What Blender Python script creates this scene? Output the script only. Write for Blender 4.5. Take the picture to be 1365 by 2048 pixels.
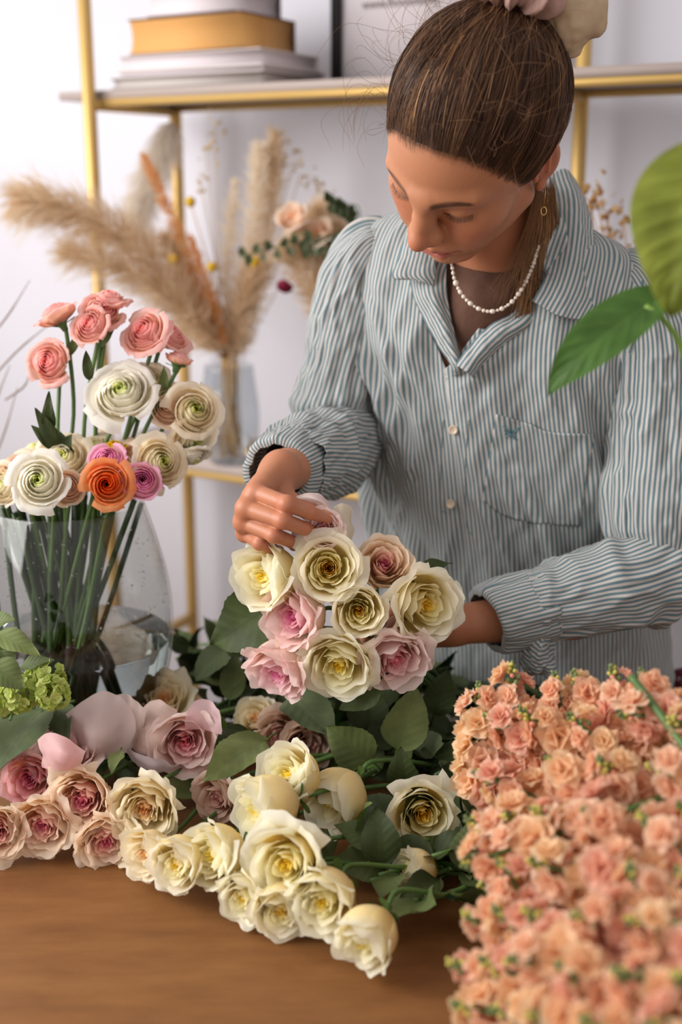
import bpy, math, random
import numpy as np
from mathutils import Vector, Matrix
for _o in list(bpy.data.objects): bpy.data.objects.remove(_o)
SC = bpy.context.scene
# ---------------------------------------------------------------- camera
PITCH = math.radians(15.3); FPX = 2400.0; EYE = np.array([0.0, 0.0, 1.45])
FW = np.array([0, math.cos(PITCH), -math.sin(PITCH)]); UP = np.array([0, math.sin(PITCH), math.cos(PITCH)]); RT = np.array([1.0, 0, 0])
cam = bpy.data.cameras.new('camera'); camo = bpy.data.objects.new('camera', cam); SC.collection.objects.link(camo)
camo.location = EYE; camo.rotation_euler = (math.pi/2 - PITCH, 0, 0)
cam.sensor_fit = 'VERTICAL'; cam.sensor_height = 36.0; cam.lens = FPX/2048*36.0
cam.clip_start = 0.05; cam.clip_end = 40
cam.dof.use_dof = True; cam.dof.focus_distance = 1.30; cam.dof.aperture_fstop = 2.3
SC.camera = camo
# ---------------------------------------------------------------- world, lights, exposure
SC.view_settings.view_transform = 'Standard'; SC.view_settings.look = 'None'
SC.view_settings.gamma = 1.0; SC.view_settings.use_curve_mapping = False
SC.view_settings.exposure = 0.42
w = bpy.data.worlds.new('daylight'); SC.world = w; w.use_nodes = True
w.node_tree.nodes['Background'].inputs[0].default_value = (0.86, 0.80, 0.77, 1); w.node_tree.nodes['Background'].inputs[1].default_value = 0.66
def area(name, loc, target, sx, sy, power, col):
    l = bpy.data.lights.new(name, 'AREA'); l.shape = 'RECTANGLE'; l.size = sx; l.size_y = sy; l.energy = power; l.color = col
    o = bpy.data.objects.new(name, l); SC.collection.objects.link(o); o.location = loc
    o.rotation_euler = (Vector(target)-Vector(loc)).to_track_quat('-Z', 'Y').to_euler(); return o
area('window_daylight', (-2.3, 0.9, 2.1), (0.1, 1.6, 1.1), 2.2, 1.7, 74, (1.0, 0.98, 0.955))
area('second_window_daylight', (2.3, 2.3, 1.9), (0.3, 1.7, 1.0), 1.2, 1.4, 16, (0.95, 0.97, 1.0))
SC.cycles.max_bounces = 8; SC.cycles.transparent_max_bounces = 12; SC.cycles.caustics_reflective = False; SC.cycles.caustics_refractive = False

# ---------------------------------------------------------------- helpers
def pray(px, py):
    d = FW*FPX + RT*(px-682.5) - UP*(py-1024.0); return d/np.linalg.norm(d)
def aty(px, py, Y):
    d = pray(px, py); return EYE + d*(Y/d[1])
def atz(px, py, z):
    d = pray(px, py); return EYE + d*((z-1.45)/d[2])
def lin(c):
    return tuple(((x/12.92) if x <= 0.04045 else ((x+0.055)/1.055)**2.4) for x in [v/255.0 for v in c])
def L4(c): return (*lin(c), 1.0)
def unit(v): v = np.asarray(v, float); return v/(np.linalg.norm(v)+1e-12)
def link(o, parent=None):
    SC.collection.objects.link(o)
    if parent is not None: o.parent = parent
    return o
def mesh(name, V, F, mat, parent=None, uv=None, col=None, attrs=None, smooth=True, local=True):
    """one mesh object. V are in the parent's own space when local, else in world space."""
    V = np.asarray(V, float)
    if parent is not None and not local:
        Wm = parent.matrix_basis.copy(); q_ = parent
        while q_.parent is not None: Wm = q_.parent.matrix_basis @ q_.matrix_parent_inverse @ Wm; q_ = q_.parent
        Mi = np.array(Wm.inverted()); V = V@Mi[:3, :3].T + Mi[:3, 3]
    me = bpy.data.meshes.new(name)
    Fa = np.asarray(F) if not isinstance(F, np.ndarray) and len(set(map(len, F))) == 1 else F
    if isinstance(Fa, np.ndarray) and Fa.ndim == 2:
        n, k = Fa.shape
        me.vertices.add(len(V)); me.vertices.foreach_set('co', V.ravel())
        me.loops.add(n*k); me.loops.foreach_set('vertex_index', Fa.ravel().astype(np.int32))
        me.polygons.add(n); me.polygons.foreach_set('loop_start', np.arange(0, n*k, k, dtype=np.int32))
        me.update(calc_edges=True)
    else:
        me.from_pydata([tuple(v) for v in V], [], [tuple(int(i) for i in f) for f in F])
    idx = np.empty(len(me.loops), np.int32); me.loops.foreach_get('vertex_index', idx)
    if uv is not None:
        l = me.uv_layers.new(name='UVMap'); l.data.foreach_set('uv', np.asarray(uv, np.float32)[idx].ravel())
    if col is not None:
        c = np.asarray(col, np.float32)
        if c.shape[1] == 3: c = np.hstack([c, np.ones((len(c), 1), np.float32)])
        a = me.color_attributes.new('Col', 'FLOAT_COLOR', 'POINT'); a.data.foreach_set('color', c.ravel())
    for k, v in (attrs or {}).items():
        a = me.attributes.new(k, 'FLOAT', 'POINT'); a.data.foreach_set('value', np.asarray(v, np.float32))
    if smooth: me.polygons.foreach_set('use_smooth', np.ones(len(me.polygons), bool))
    if mat is not None:
        for m in (mat if isinstance(mat, (list, tuple)) else [mat]): me.materials.append(m)
    me.validate()
    return link(bpy.data.objects.new(name, me), parent)
def tag(o, label=None, cat=None, group=None, kind=None):
    for k, v in (('label', label), ('category', cat), ('group', group), ('kind', kind)):
        if v: o[k] = v
    return o
def thing(name, label, cat, loc=(0, 0, 0), group=None, M=None):
    o = bpy.data.objects.new(name, None); o.empty_display_size = 0.03; SC.collection.objects.link(o)
    o.matrix_basis = M if M is not None else Matrix.Translation(Vector(loc))
    return tag(o, label, cat, group)
def frame(loc, axis, spin=0.0):
    """matrix with +Z along axis"""
    q = Vector(axis).normalized().to_track_quat('Z', 'Y').to_matrix().to_4x4()
    return Matrix.Translation(Vector(loc)) @ q @ Matrix.Rotation(spin, 4, 'Z')
def grid_faces(nu, nv, closed=False, off=0):
    """rows v of nu points"""
    i = np.arange(nu if closed else nu-1); j = np.arange(nv-1)
    I, J = np.meshgrid(i, j); I = I.ravel(); J = J.ravel(); I2 = (I+1) % nu
    return np.stack([J*nu+I, J*nu+I2, (J+1)*nu+I2, (J+1)*nu+I], 1)+off
def join(parts):
    """parts: list of (V, F[, extra...]) -> stacked"""
    Vs, Fs, Ex = [], [], [[] for _ in range(len(parts[0])-2)]; n = 0
    for p in parts:
        Vs.append(np.asarray(p[0], float)); Fs.append(np.asarray(p[1])+n); n += len(p[0])
        for k, e in enumerate(p[2:]): Ex[k].append(np.asarray(e))
    return (np.vstack(Vs), np.vstack(Fs), *[np.concatenate(e) for e in Ex])
def catmull(P, n):
    P = np.asarray(P, float); m = len(P)
    if m < 3:
        t = np.linspace(0, 1, n)[:, None]; return P[0]*(1-t)+P[-1]*t
    t = np.linspace(0, m-1, n); i = np.minimum(t.astype(int), m-2); f = (t-i)[:, None] if P.ndim > 1 else (t-i)
    Q = np.concatenate([[2*P[0]-P[1]], P, [2*P[-1]-P[-2]]]); a, b, c, d = Q[i], Q[i+1], Q[i+2], Q[i+3]
    return 0.5*((2*b)+(-a+c)*f+(2*a-5*b+4*c-d)*f*f+(-a+3*b-3*c+d)*f**3)
def frames_along(P):
    P = np.asarray(P, float); T = np.gradient(P, axis=0); T /= np.linalg.norm(T, axis=1)[:, None]+1e-12
    n = np.cross(T[0], [0, 0, 1.0]); n = np.cross(T[0], [0, 1.0, 0]) if np.linalg.norm(n) < 1e-3 else n
    N = [unit(n)]
    for k in range(1, len(P)):
        v = N[-1]-T[k]*np.dot(N[-1], T[k]); N.append(unit(v))
    N = np.array(N); return T, N, np.cross(T, N)
def tube(P, r, k=8, cap=True):
    """quads only; ends pinched shut"""
    P = np.asarray(P, float); n = len(P); r = np.broadcast_to(np.asarray(r, float), (n,)).copy()
    T, N, B = frames_along(P)
    if cap:
        P = np.vstack([P[:1], P, P[-1:]]); r = np.concatenate([[r[0]*.02], r, [r[-1]*.02]]); N = np.vstack([N[:1], N, N[-1:]]); B = np.vstack([B[:1], B, B[-1:]]); n += 2
    a = np.linspace(0, 2*math.pi, k, endpoint=False)
    V = P[:, None, :] + r[:, None, None]*(np.cos(a)[None, :, None]*N[:, None, :]+np.sin(a)[None, :, None]*B[:, None, :])
    return V.reshape(-1, 3), grid_faces(k, n, True)
def box(c, s, R=None):
    c = np.asarray(c, float); s = np.asarray(s, float)/2
    V = np.array([[x, y, z] for z in (-1, 1) for y in (-1, 1) for x in (-1, 1)], float)*s
    if R is not None: V = V@np.asarray(R).T
    return V+c, np.array([[0, 2, 3, 1], [4, 5, 7, 6], [0, 1, 5, 4], [1, 3, 7, 5], [3, 2, 6, 7], [2, 0, 4, 6]])
def bevel(o, w=0.002, seg=2):
    m = o.modifiers.new('bevel', 'BEVEL'); m.width = w; m.segments = seg; m.limit_method = 'ANGLE'; return o
def lathe(prof, k=48):
    prof = np.asarray(prof, float); a = np.linspace(0, 2*math.pi, k, endpoint=False)
    V = np.stack([prof[:, 0:1]*np.cos(a), prof[:, 0:1]*np.sin(a), np.repeat(prof[:, 1:2], k, 1)], -1)
    return V.reshape(-1, 3), grid_faces(k, len(prof), True)
def sstep(a, b, x):
    t = np.clip((x-a)/(b-a), 0, 1); return t*t*(3-2*t)
_rs = np.random.RandomState(5); _NT = _rs.rand(64, 64, 64).astype(np.float32)*2-1
def vnoise(p):
    """value noise -1..1 at (n,3)"""
    p = np.asarray(p, float); i = np.floor(p).astype(int); f = p-i; f = f*f*(3-2*f); r = 0
    for dx in (0, 1):
        for dy in (0, 1):
            for dz in (0, 1):
                wgt = (f[..., 0] if dx else 1-f[..., 0])*(f[..., 1] if dy else 1-f[..., 1])*(f[..., 2] if dz else 1-f[..., 2])
                r = r+wgt*_NT[(i[..., 0]+dx) & 63, (i[..., 1]+dy) & 63, (i[..., 2]+dz) & 63]
    return r
# ---- materials
def mat(name, col=(0.8, 0.8, 0.8), rough=0.6, metal=0.0, attr=False, transl=0.0, spec=0.5, bump=None, noise_mix=None, sheen=0.0, sss=0.0):
    m = bpy.data.materials.new(name); m.use_nodes = True; nt = m.node_tree; n = nt.nodes; b = n['Principled BSDF']; out = n['Material Output']
    b.inputs['Roughness'].default_value = rough; b.inputs['Metallic'].default_value = metal; b.inputs['Specular IOR Level'].default_value = spec
    b.inputs['Base Color'].default_value = (*col, 1); src = None
    if sheen: b.inputs['Sheen Weight'].default_value = sheen
    if sss: b.inputs['Subsurface Weight'].default_value = sss; b.inputs['Subsurface Radius'].default_value = (1, .35, .2); b.inputs['Subsurface Scale'].default_value = 0.006
    if attr:
        a = n.new('ShaderNodeAttribute'); a.attribute_name = 'Col'; src = a.outputs['Color']
    if noise_mix:
        (c2, scale, amt) = noise_mix; tc = n.new('ShaderNodeTexCoord'); nz = n.new('ShaderNodeTexNoise'); nz.inputs['Scale'].default_value = scale; nz.inputs['Detail'].default_value = 5
        nt.links.new(tc.outputs['Object'], nz.inputs['Vector']); mx = n.new('ShaderNodeMix'); mx.data_type = 'RGBA'
        rp = n.new('ShaderNodeMapRange'); rp.inputs[1].default_value = .35; rp.inputs[2].default_value = .7; rp.inputs[4].default_value = amt
        nt.links.new(nz.outputs[0], rp.inputs[0]); nt.links.new(rp.outputs[0], mx.inputs[0])
        if src: nt.links.new(src, mx.inputs[6])
        else: mx.inputs[6].default_value = (*col, 1)
        mx.inputs[7].default_value = (*c2, 1); src = mx.outputs[2]
    if src: nt.links.new(src, b.inputs['Base Color'])
    if bump:
        sc, st = bump; tc = n.new('ShaderNodeTexCoord'); nz = n.new('ShaderNodeTexNoise'); nz.inputs['Scale'].default_value = sc; nz.inputs['Detail'].default_value = 4
        bp = n.new('ShaderNodeBump'); bp.inputs['Strength'].default_value = st; bp.inputs['Distance'].default_value = 0.002
        nt.links.new(tc.outputs['Object'], nz.inputs['Vector']); nt.links.new(nz.outputs[0], bp.inputs['Height']); nt.links.new(bp.outputs[0], b.inputs['Normal'])
    if transl:
        t = n.new('ShaderNodeBsdfTranslucent'); t.inputs[0].default_value = (*col, 1)
        if src: nt.links.new(src, t.inputs[0])
        ms = n.new('ShaderNodeMixShader'); ms.inputs[0].default_value = transl
        nt.links.new(b.outputs[0], ms.inputs[1]); nt.links.new(t.outputs[0], ms.inputs[2]); nt.links.new(ms.outputs[0], out.inputs[0])
    return m
# ================================================================ room
EX = np.array([.866, -.5, 0]); EYV = np.array([.5, .866, 0]); A0 = np.array([-.458, 2.3, 0])
def SH(t, d, z): return A0+EX*t+EYV*d+np.array([0, 0, z])
RS = np.stack([EX, EYV, [0, 0, 1]], 1)
M_wall = mat('wall_paint', lin((204, 203, 212)), .9, noise_mix=(lin((197, 193, 199)), 3, .5), bump=(60, .06))
M_floor = mat('floor_boards', lin((150, 128, 110)), .7, noise_mix=(lin((120, 98, 80)), 6, .8))
def struct(name, V, F, m): o = mesh(name, V, F, m, smooth=False); o['kind'] = 'structure'; return o
V, F = box(SH(1.0, .254+.09+.05, 1.25), (7, .1, 2.5), RS); struct('wall_back', V, F, M_wall)
V, F = box((0, 1.0, -.05), (8, 8, .1)); struct('floor', V, F, M_floor)
V, F = box(SH(1.0, .33, .05), (7, .02, .1), RS); struct('baseboard_back', V, F, M_wall)
# ================================================================ table
def table_mat():
    m = bpy.data.materials.new('brown_worktop'); m.use_nodes = True; nt = m.node_tree; n = nt.nodes; b = n['Principled BSDF']; lk = nt.links.new
    tc = n.new('ShaderNodeTexCoord'); mp = n.new('ShaderNodeMapping'); mp.inputs['Scale'].default_value = (2.0, 8, 4); lk(tc.outputs['Object'], mp.inputs[0])
    nz = n.new('ShaderNodeTexNoise'); nz.inputs['Scale'].default_value = 3.0; nz.inputs['Detail'].default_value = 8; nz.inputs['Roughness'].default_value = .65; lk(mp.outputs[0], nz.inputs['Vector'])
    cr = n.new('ShaderNodeValToRGB'); cr.color_ramp.elements[0].position = .3; cr.color_ramp.elements[0].color = L4((112, 70, 36)); cr.color_ramp.elements[1].position = .72; cr.color_ramp.elements[1].color = L4((140, 96, 54))
    lk(nz.outputs[0], cr.inputs[0])
    w1 = n.new('ShaderNodeTexWave'); w1.inputs['Scale'].default_value = 140; w1.inputs['Distortion'].default_value = 1.5; w1.inputs['Detail Scale'].default_value = 2; lk(tc.outputs['Object'], w1.inputs['Vector'])
    w2 = n.new('ShaderNodeTexWave'); w2.bands_direction = 'Y'; w2.inputs['Scale'].default_value = 140; w2.inputs['Distortion'].default_value = 1.5; lk(tc.outputs['Object'], w2.inputs['Vector'])
    ad = n.new('ShaderNodeMath'); ad.operation = 'ADD'; lk(w1.outputs[1], ad.inputs[0]); lk(w2.outputs[1], ad.inputs[1])
    mr = n.new('ShaderNodeMapRange'); mr.inputs[1].default_value = 0; mr.inputs[2].default_value = 2; mr.inputs[3].default_value = .9; mr.inputs[4].default_value = 1.06; lk(ad.outputs[0], mr.inputs[0])
    mx = n.new('ShaderNodeVectorMath'); mx.operation = 'SCALE'; lk(cr.outputs[0], mx.inputs[0]); lk(mr.outputs[0], mx.inputs['Scale']); lk(mx.outputs[0], b.inputs['Base Color'])
    bp = n.new('ShaderNodeBump'); bp.inputs['Strength'].default_value = .12; bp.inputs['Distance'].default_value = .001; lk(ad.outputs[0], bp.inputs['Height']); lk(bp.outputs[0], b.inputs['Normal'])
    b.inputs['Roughness'].default_value = .55; b.inputs['Specular IOR Level'].default_value = .3; return m
M_tab = table_mat(); TZ = 0.75
tb = thing('work_table', 'brown wooden work table covered with cut flowers', 'table', (-.075, 1.0, 0))
V, F = box((-.075, .975, TZ-.02), (1.95, 1.03, .04)); bevel(mesh('table_top', V, F, M_tab, tb, smooth=False, local=False), .004)
for sx in (-1, 1):
    for sy in (.56, 1.42):
        V, F = box((-.075+sx*.90, sy, (TZ-.04)/2), (.06, .06, TZ-.04)); mesh('leg', V, F, M_tab, tb, smooth=False, local=False)
# ================================================================ shelving unit
M_brass = mat('brushed_brass', lin((208, 172, 104)), .45, .5)
M_plate = mat('grey_beige_board', lin((164, 150, 144)), .6)
sh = thing('shelving_unit', 'tall open shelving unit with brass tube frame and grey boards', 'shelf', SH(.8, .13, 0))
for t in (0, .843, 1.69):
    for d in (0, .254):
        V, F = tube([SH(t, d, 0.0), SH(t, d, 2.3)], .0125, 14); mesh('post', V, F, M_brass, sh, local=False)
for t in (0, .843, 1.69): V, F = box(SH(t, .13, .518), (.018, .25, .018), RS); mesh('rail', V, F, M_brass, sh, smooth=False, local=False)
for z in (.16, .94, 1.614, 2.25):
    V, F = box(SH(.86, .139, z-.0075), (1.90, .24, .015), RS); mesh('board', V, F, M_plate, sh, smooth=False, local=False)
    parts = [box(SH(.845, .024, z-.0215), (1.69, .012, .012), RS), box(SH(.845, .245, z-.0215), (1.69, .012, .012), RS)]
    for t in (0, .843, 1.69): parts.append(box(SH(t, .13, z-.026), (.018, .25, .018), RS))
    for V, F in parts: mesh('rail', V, F, M_brass, sh, smooth=False, local=False)
# ================================================================ books on the top board
ZB = 1.614
def book(cx0, cx1, z0, z1, dep, pages, cover, label, spine_dark=False, depth0=.02, yaw=0, soft=True):
    """block of pages with cover boards; front face spans t cx0..cx1"""
    c = math.cos(yaw); s = math.sin(yaw); R = RS@np.array([[c, -s, 0], [s, c, 0], [0, 0, 1]])
    ctr = SH((cx0+cx1)/2, depth0+dep/2, (z0+z1)/2); W = cx1-cx0; H = z1-z0; tk = .0022
    o = thing('book', label, 'book', ctr-np.array([0, 0, H/2]), 'books stacked on the top board')
    n = 14; ys = np.linspace(0, 1, n); parts = []
    # page block with a hollowed fore edge
    prof = -dep/2+.004+.007*np.sin(ys*math.pi)
    V = []; 
    for zz, yy in zip(ys, prof):
        z = -H/2+tk+(H-2*tk)*zz
        V += [(-W/2+.002, yy, z), (W/2-.004-.004*math.sin(zz*3.14), yy, z), (W/2-.004-.004*math.sin(zz*3.14), dep/2-.003, z), (-W/2+.002, dep/2-.003, z)]
    V = np.array(V); F = [[0, 3, 2, 1]]+[list(f) for f in grid_faces(4, n, True)]+[[4*(n-1), 4*(n-1)+1, 4*(n-1)+2, 4*(n-1)+3]]
    mesh('pages', V@R.T+ctr, np.array(F), pages, o, smooth=False, local=False)
    parts = [box((0, 0, H/2-tk/2), (W, dep, tk)), box((0, 0, -H/2+tk/2), (W, dep, tk)), box((0, dep/2-tk/2, 0), (W, tk, H))]
    V, F = join(parts); bevel(mesh('cover', V@R.T+ctr, F, cover, o, smooth=False, local=False), .0008)
    return o
def pages(c, name):
    m = bpy.data.materials.new(name); m.use_nodes = True; nt = m.node_tree; n = nt.nodes; b = n['Principled BSDF']
    tc = n.new('ShaderNodeTexCoord'); wv = n.new('ShaderNodeTexWave'); wv.bands_direction = 'Z'; wv.inputs['Scale'].default_value = 110; wv.inputs['Distortion'].default_value = .6
    nt.links.new(tc.outputs['Object'], wv.inputs[0]); mx = n.new('ShaderNodeMix'); mx.data_type = 'RGBA'; mx.inputs[6].default_value = (*[x*.8 for x in lin(c)], 1); mx.inputs[7].default_value = L4(c)
    nt.links.new(wv.outputs[1], mx.inputs[0]); nt.links.new(mx.outputs[2], b.inputs['Base Color']); b.inputs['Roughness'].default_value = .8; return m
Mc_grey = mat('grey_cover', lin((120, 112, 108)), .6); Mc_white = mat('white_cover', lin((205, 198, 196)), .5); Mc_dark = mat('dark_cover', lin((90, 74, 72)), .5); Mc_or = mat('ochre_cover', lin((92, 60, 38)), .5)
P1 = pages((196, 188, 184), 'grey_pages'); P2 = pages((214, 204, 208), 'cool_pages'); P3 = pages((212, 158, 92), 'ochre_pages')
book(.035, .362, ZB, ZB+.019, .20, P1, Mc_grey, 'wide thin grey book lying lowest in the stack, directly on the board')
book(.052, .368, ZB+.019, ZB+.030, .20, P2, Mc_white, 'very thin white book between the lowest book and the beige one')
book(.055, .362, ZB+.030, ZB+.056, .19, P2, Mc_white, 'pale beige-paged book directly beneath the thick ochre one')
book(.080, .325, ZB+.056, ZB+.116, .17, P3, Mc_or, 'thick book with ochre-orange page edges near the top of the stack')
book(.125, .308, ZB+.116, ZB+.160, .15, P2, Mc_dark, 'pale book with a dark printed cover topmost on the stack')
# ================================================================ framed notice
M_black = mat('black_frame', lin((22, 24, 24)), .4); M_paper = mat('notice_paper', lin((198, 190, 194)), .7); M_ink = mat('grey_ink', lin((128, 118, 118)), .8)
FT = .395; pf = thing('picture_frame', 'black framed notice with grey lettering leaning behind the top board', 'picture frame', SH(FT+.16, .2, ZB))
fw_, fh_, bt = .34, .46, .016; fz = ZB+.0; fd = .205
V, F = join([box(SH(FT+bt/2, fd, fz+fh_/2), (bt, .02, fh_), RS), box(SH(FT+fw_-bt/2, fd, fz+fh_/2), (bt, .02, fh_), RS), box(SH(FT+fw_/2, fd, fz+bt/2), (fw_, .02, bt), RS), box(SH(FT+fw_/2, fd, fz+fh_-bt/2), (fw_, .02, bt), RS)])
mesh('frame_border', V, F, M_black, pf, smooth=False, local=False)
V, F = box(SH(FT+fw_/2, fd+.004, fz+fh_/2), (fw_-.01, .006, fh_-.01), RS); sheet = mesh('paper_sheet', V, F, M_paper, pf, smooth=False, local=False)
def text(s, size, t, z, d, m, parent, name='lettering', ext=.0003, font_bold=0, RR=RS):
    c = bpy.data.curves.new(name, 'FONT'); c.body = s; c.size = size; c.extrude = ext; c.offset = font_bold
    to = bpy.data.objects.new(name, c); SC.collection.objects.link(to); bpy.context.view_layer.update()
    me = bpy.data.meshes.new_from_object(to.evaluated_get(bpy.context.evaluated_depsgraph_get())); bpy.data.objects.remove(to)
    V = np.array([v.co[:] for v in me.vertices]); F = [list(p.vertices) for p in me.polygons]
    Vw = SH(t, d, z)+V[:, 0:1]*EX+V[:, 1:2]*np.array([0, 0, 1.0])-V[:, 2:3]*EYV
    return mesh(name, Vw, F, m, parent, smooth=False, local=False)
text('LAS VARI', .047, FT+.052, ZB+.158, fd-.002, M_ink, pf, font_bold=.0008)
text('www.floresvarias', .021, FT+.058, ZB+.130, fd-.002, M_ink, pf)
# ================================================================ petals, roses, ranunculus, leaves
M_petal = mat('flower_petals', attr=True, rough=.55, transl=.5, spec=.2, bump=(220, .12))
M_stem = mat('green_stem', lin((88, 118, 58)), .5, noise_mix=(lin((60, 92, 44)), 30, .7))
def leaf_mat(name, top, under, vein, rough=.55, vs=7.0, transl=.12):
    m = bpy.data.materials.new(name); m.use_nodes = True; nt = m.node_tree; n = nt.nodes; lk = nt.links.new; b = n['Principled BSDF']
    uvn = n.new('ShaderNodeUVMap'); uvn.uv_map = 'UVMap'; sp = n.new('ShaderNodeSeparateXYZ'); lk(uvn.outputs[0], sp.inputs[0])
    def M(op, a, b_=None, c=None):
        k = n.new('ShaderNodeMath'); k.operation = op
        for i, x in enumerate((a, b_, c)):
            if x is None: continue
            if hasattr(x, 'is_linked') or not isinstance(x, (int, float)): lk(x, k.inputs[i])
            else: k.inputs[i].default_value = x
        return k.outputs[0]
    av = M('ABSOLUTE', M('SUBTRACT', sp.outputs[1], .5)); mid = M('LESS_THAN', av, .012)
    ph = M('FRACT', M('MULTIPLY', M('SUBTRACT', sp.outputs[0], M('MULTIPLY', av, .55)), vs)); side = M('LESS_THAN', M('ABSOLUTE', M('SUBTRACT', ph, .5)), .035)
    vmask = M('MAXIMUM', mid, M('MULTIPLY', side, .6))
    nz = n.new('ShaderNodeTexNoise'); nz.inputs['Scale'].default_value = 25; tc = n.new('ShaderNodeTexCoord'); lk(tc.outputs['Object'], nz.inputs[0])
    gm = n.new('ShaderNodeNewGeometry'); m1 = n.new('ShaderNodeMix'); m1.data_type = 'RGBA'; m1.inputs[6].default_value = L4(top); m1.inputs[7].default_value = L4(under); lk(gm.outputs['Backfacing'], m1.inputs[0])
    m2 = n.new('ShaderNodeMix'); m2.data_type = 'RGBA'; m2.inputs[7].default_value = L4(vein); lk(m1.outputs[2], m2.inputs[6]); lk(M('MULTIPLY', vmask, .38), m2.inputs[0])
    hs = n.new('ShaderNodeHueSaturation'); lk(m2.outputs[2], hs.inputs['Color']); lk(M('ADD', M('MULTIPLY', nz.outputs[0], .8), .14), hs.inputs['Value'])
    lk(hs.outputs[0], b.inputs['Base Color']); b.inputs['Roughness'].default_value = rough; b.inputs['Specular IOR Level'].default_value = .22
    bp = n.new('ShaderNodeBump'); bp.inputs['Strength'].default_value = .3; bp.inputs['Distance'].default_value = .0006
    sm = M('ABSOLUTE', M('SUBTRACT', ph, .5)); lk(M('MINIMUM', M('MULTIPLY', sm, 3), M('MULTIPLY', av, 12)), bp.inputs['Height']); lk(bp.outputs[0], b.inputs['Normal'])
    t = n.new('ShaderNodeBsdfTranslucent'); lk(hs.outputs[0], t.inputs[0]); ms = n.new('ShaderNodeMixShader'); ms.inputs[0].default_value = transl
    lk(b.outputs[0], ms.inputs[1]); lk(t.outputs[0], ms.inputs[2]); lk(ms.outputs[0], n['Material Output'].inputs[0]); return m
M_leaf_dark = leaf_mat('dark_green_rose_leaf', (30, 52, 22), (80, 94, 54), (50, 76, 34))
M_leaf_mid = leaf_mat('mid_green_rose_leaf', (66, 108, 42), (122, 138, 84), (90, 122, 56))
M_leaf_light = leaf_mat('light_green_rose_leaf', (124, 168, 78), (156, 172, 108), (130, 158, 82))
M_leaf_grey = leaf_mat('grey_green_rose_leaf', (122, 136, 98), (110, 124, 86), (134, 148, 106))
LEAFM = [M_leaf_dark, M_leaf_mid, M_leaf_light, M_leaf_grey]
def leaf_geo(L=.06, Wd=.04, fold=.35, droop=.5, serr=1, seed=0, twist=0.0, nx=26, ny=9, tipx=1.0):
    """blade along +x, up +z, petiole at origin; serrated"""
    r = np.random.RandomState(seed); x = np.linspace(0, 1, nx); y = np.linspace(-1, 1, ny)
    X, Y = np.meshgrid(x, y, indexing='ij')
    prof = np.sin(np.pi*np.clip(X, 0, 1)**.80)**.85*(1-.25*X)*1.15
    if serr: prof = prof*(1+.07*((X*15) % 1-.5)*(np.abs(Y) > .9)*np.sin(np.pi*X))
    hw = Wd/2*prof
    yy = Y*hw; ang = droop*X
    cx = np.where(np.abs(ang) > 1e-5, np.sin(ang)/max(droop, 1e-5) if droop > 1e-5 else X, X)*L
    cz = -(1-np.cos(ang))/max(droop, 1e-5)*L if droop > 1e-5 else 0*X
    und = .035*L*np.sin(X*9+r.rand()*6+Y*1.5)*np.abs(Y)**1.5
    zz = np.abs(yy)*fold+und
    tw = twist*X
    px_ = cx+np.sin(ang)*zz; pz = cz+np.cos(ang)*zz; py_ = yy
    py2 = py_*np.cos(tw)-(pz-cz)*np.sin(tw); pz2 = cz+py_*np.sin(tw)+(pz-cz)*np.cos(tw)
    V = np.stack([px_, py2, pz2], -1).reshape(-1, 3); UV = np.stack([X, Y*.5*prof/1.0+.5], -1).reshape(-1, 2)
    return V, grid_faces(ny, nx), UV
def leaf_frame(base, tip, normal):
    """matrix: x base->tip, z ~ normal"""
    x = unit(np.subtract(tip, base)); n = np.asarray(normal, float); z = unit(n-x*np.dot(n, x)); y = np.cross(z, x)
    M = np.eye(4); M[:3, 0] = x; M[:3, 1] = y; M[:3, 2] = z; M[:3, 3] = base; return M
def add_leaf(parent, base, tip, normal, width, m, seed=0, fold=.3, droop=.5, twist=0., name='leaf', serr=1, local=False, petiole=None):
    L = np.linalg.norm(np.subtract(tip, base))*(1+droop*droop/24)
    V, F, UV = leaf_geo(L, width, fold, droop, serr, seed, twist)
    M = leaf_frame(base, tip, normal)
    # aim the chord, not the tangent, at the tip
    a = -droop/2; R = np.array([[math.cos(a), 0, math.sin(a)], [0, 1, 0], [-math.sin(a), 0, math.cos(a)]]); V = V@R.T
    Vw = V@M[:3, :3].T+M[:3, 3]
    if petiole is not None:
        PV, PF = tube(catmull([petiole, (np.add(petiole, base))/2+np.array([0, 0, .002]), base], 5), .0011, 5)
        n = len(Vw); Vw = np.vstack([Vw, PV]); F = np.vstack([F, PF+n]); UV = np.vstack([UV, np.full((len(PV), 2), .5)])
    return mesh(name, Vw, F, m, parent, uv=UV, local=local)
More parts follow.
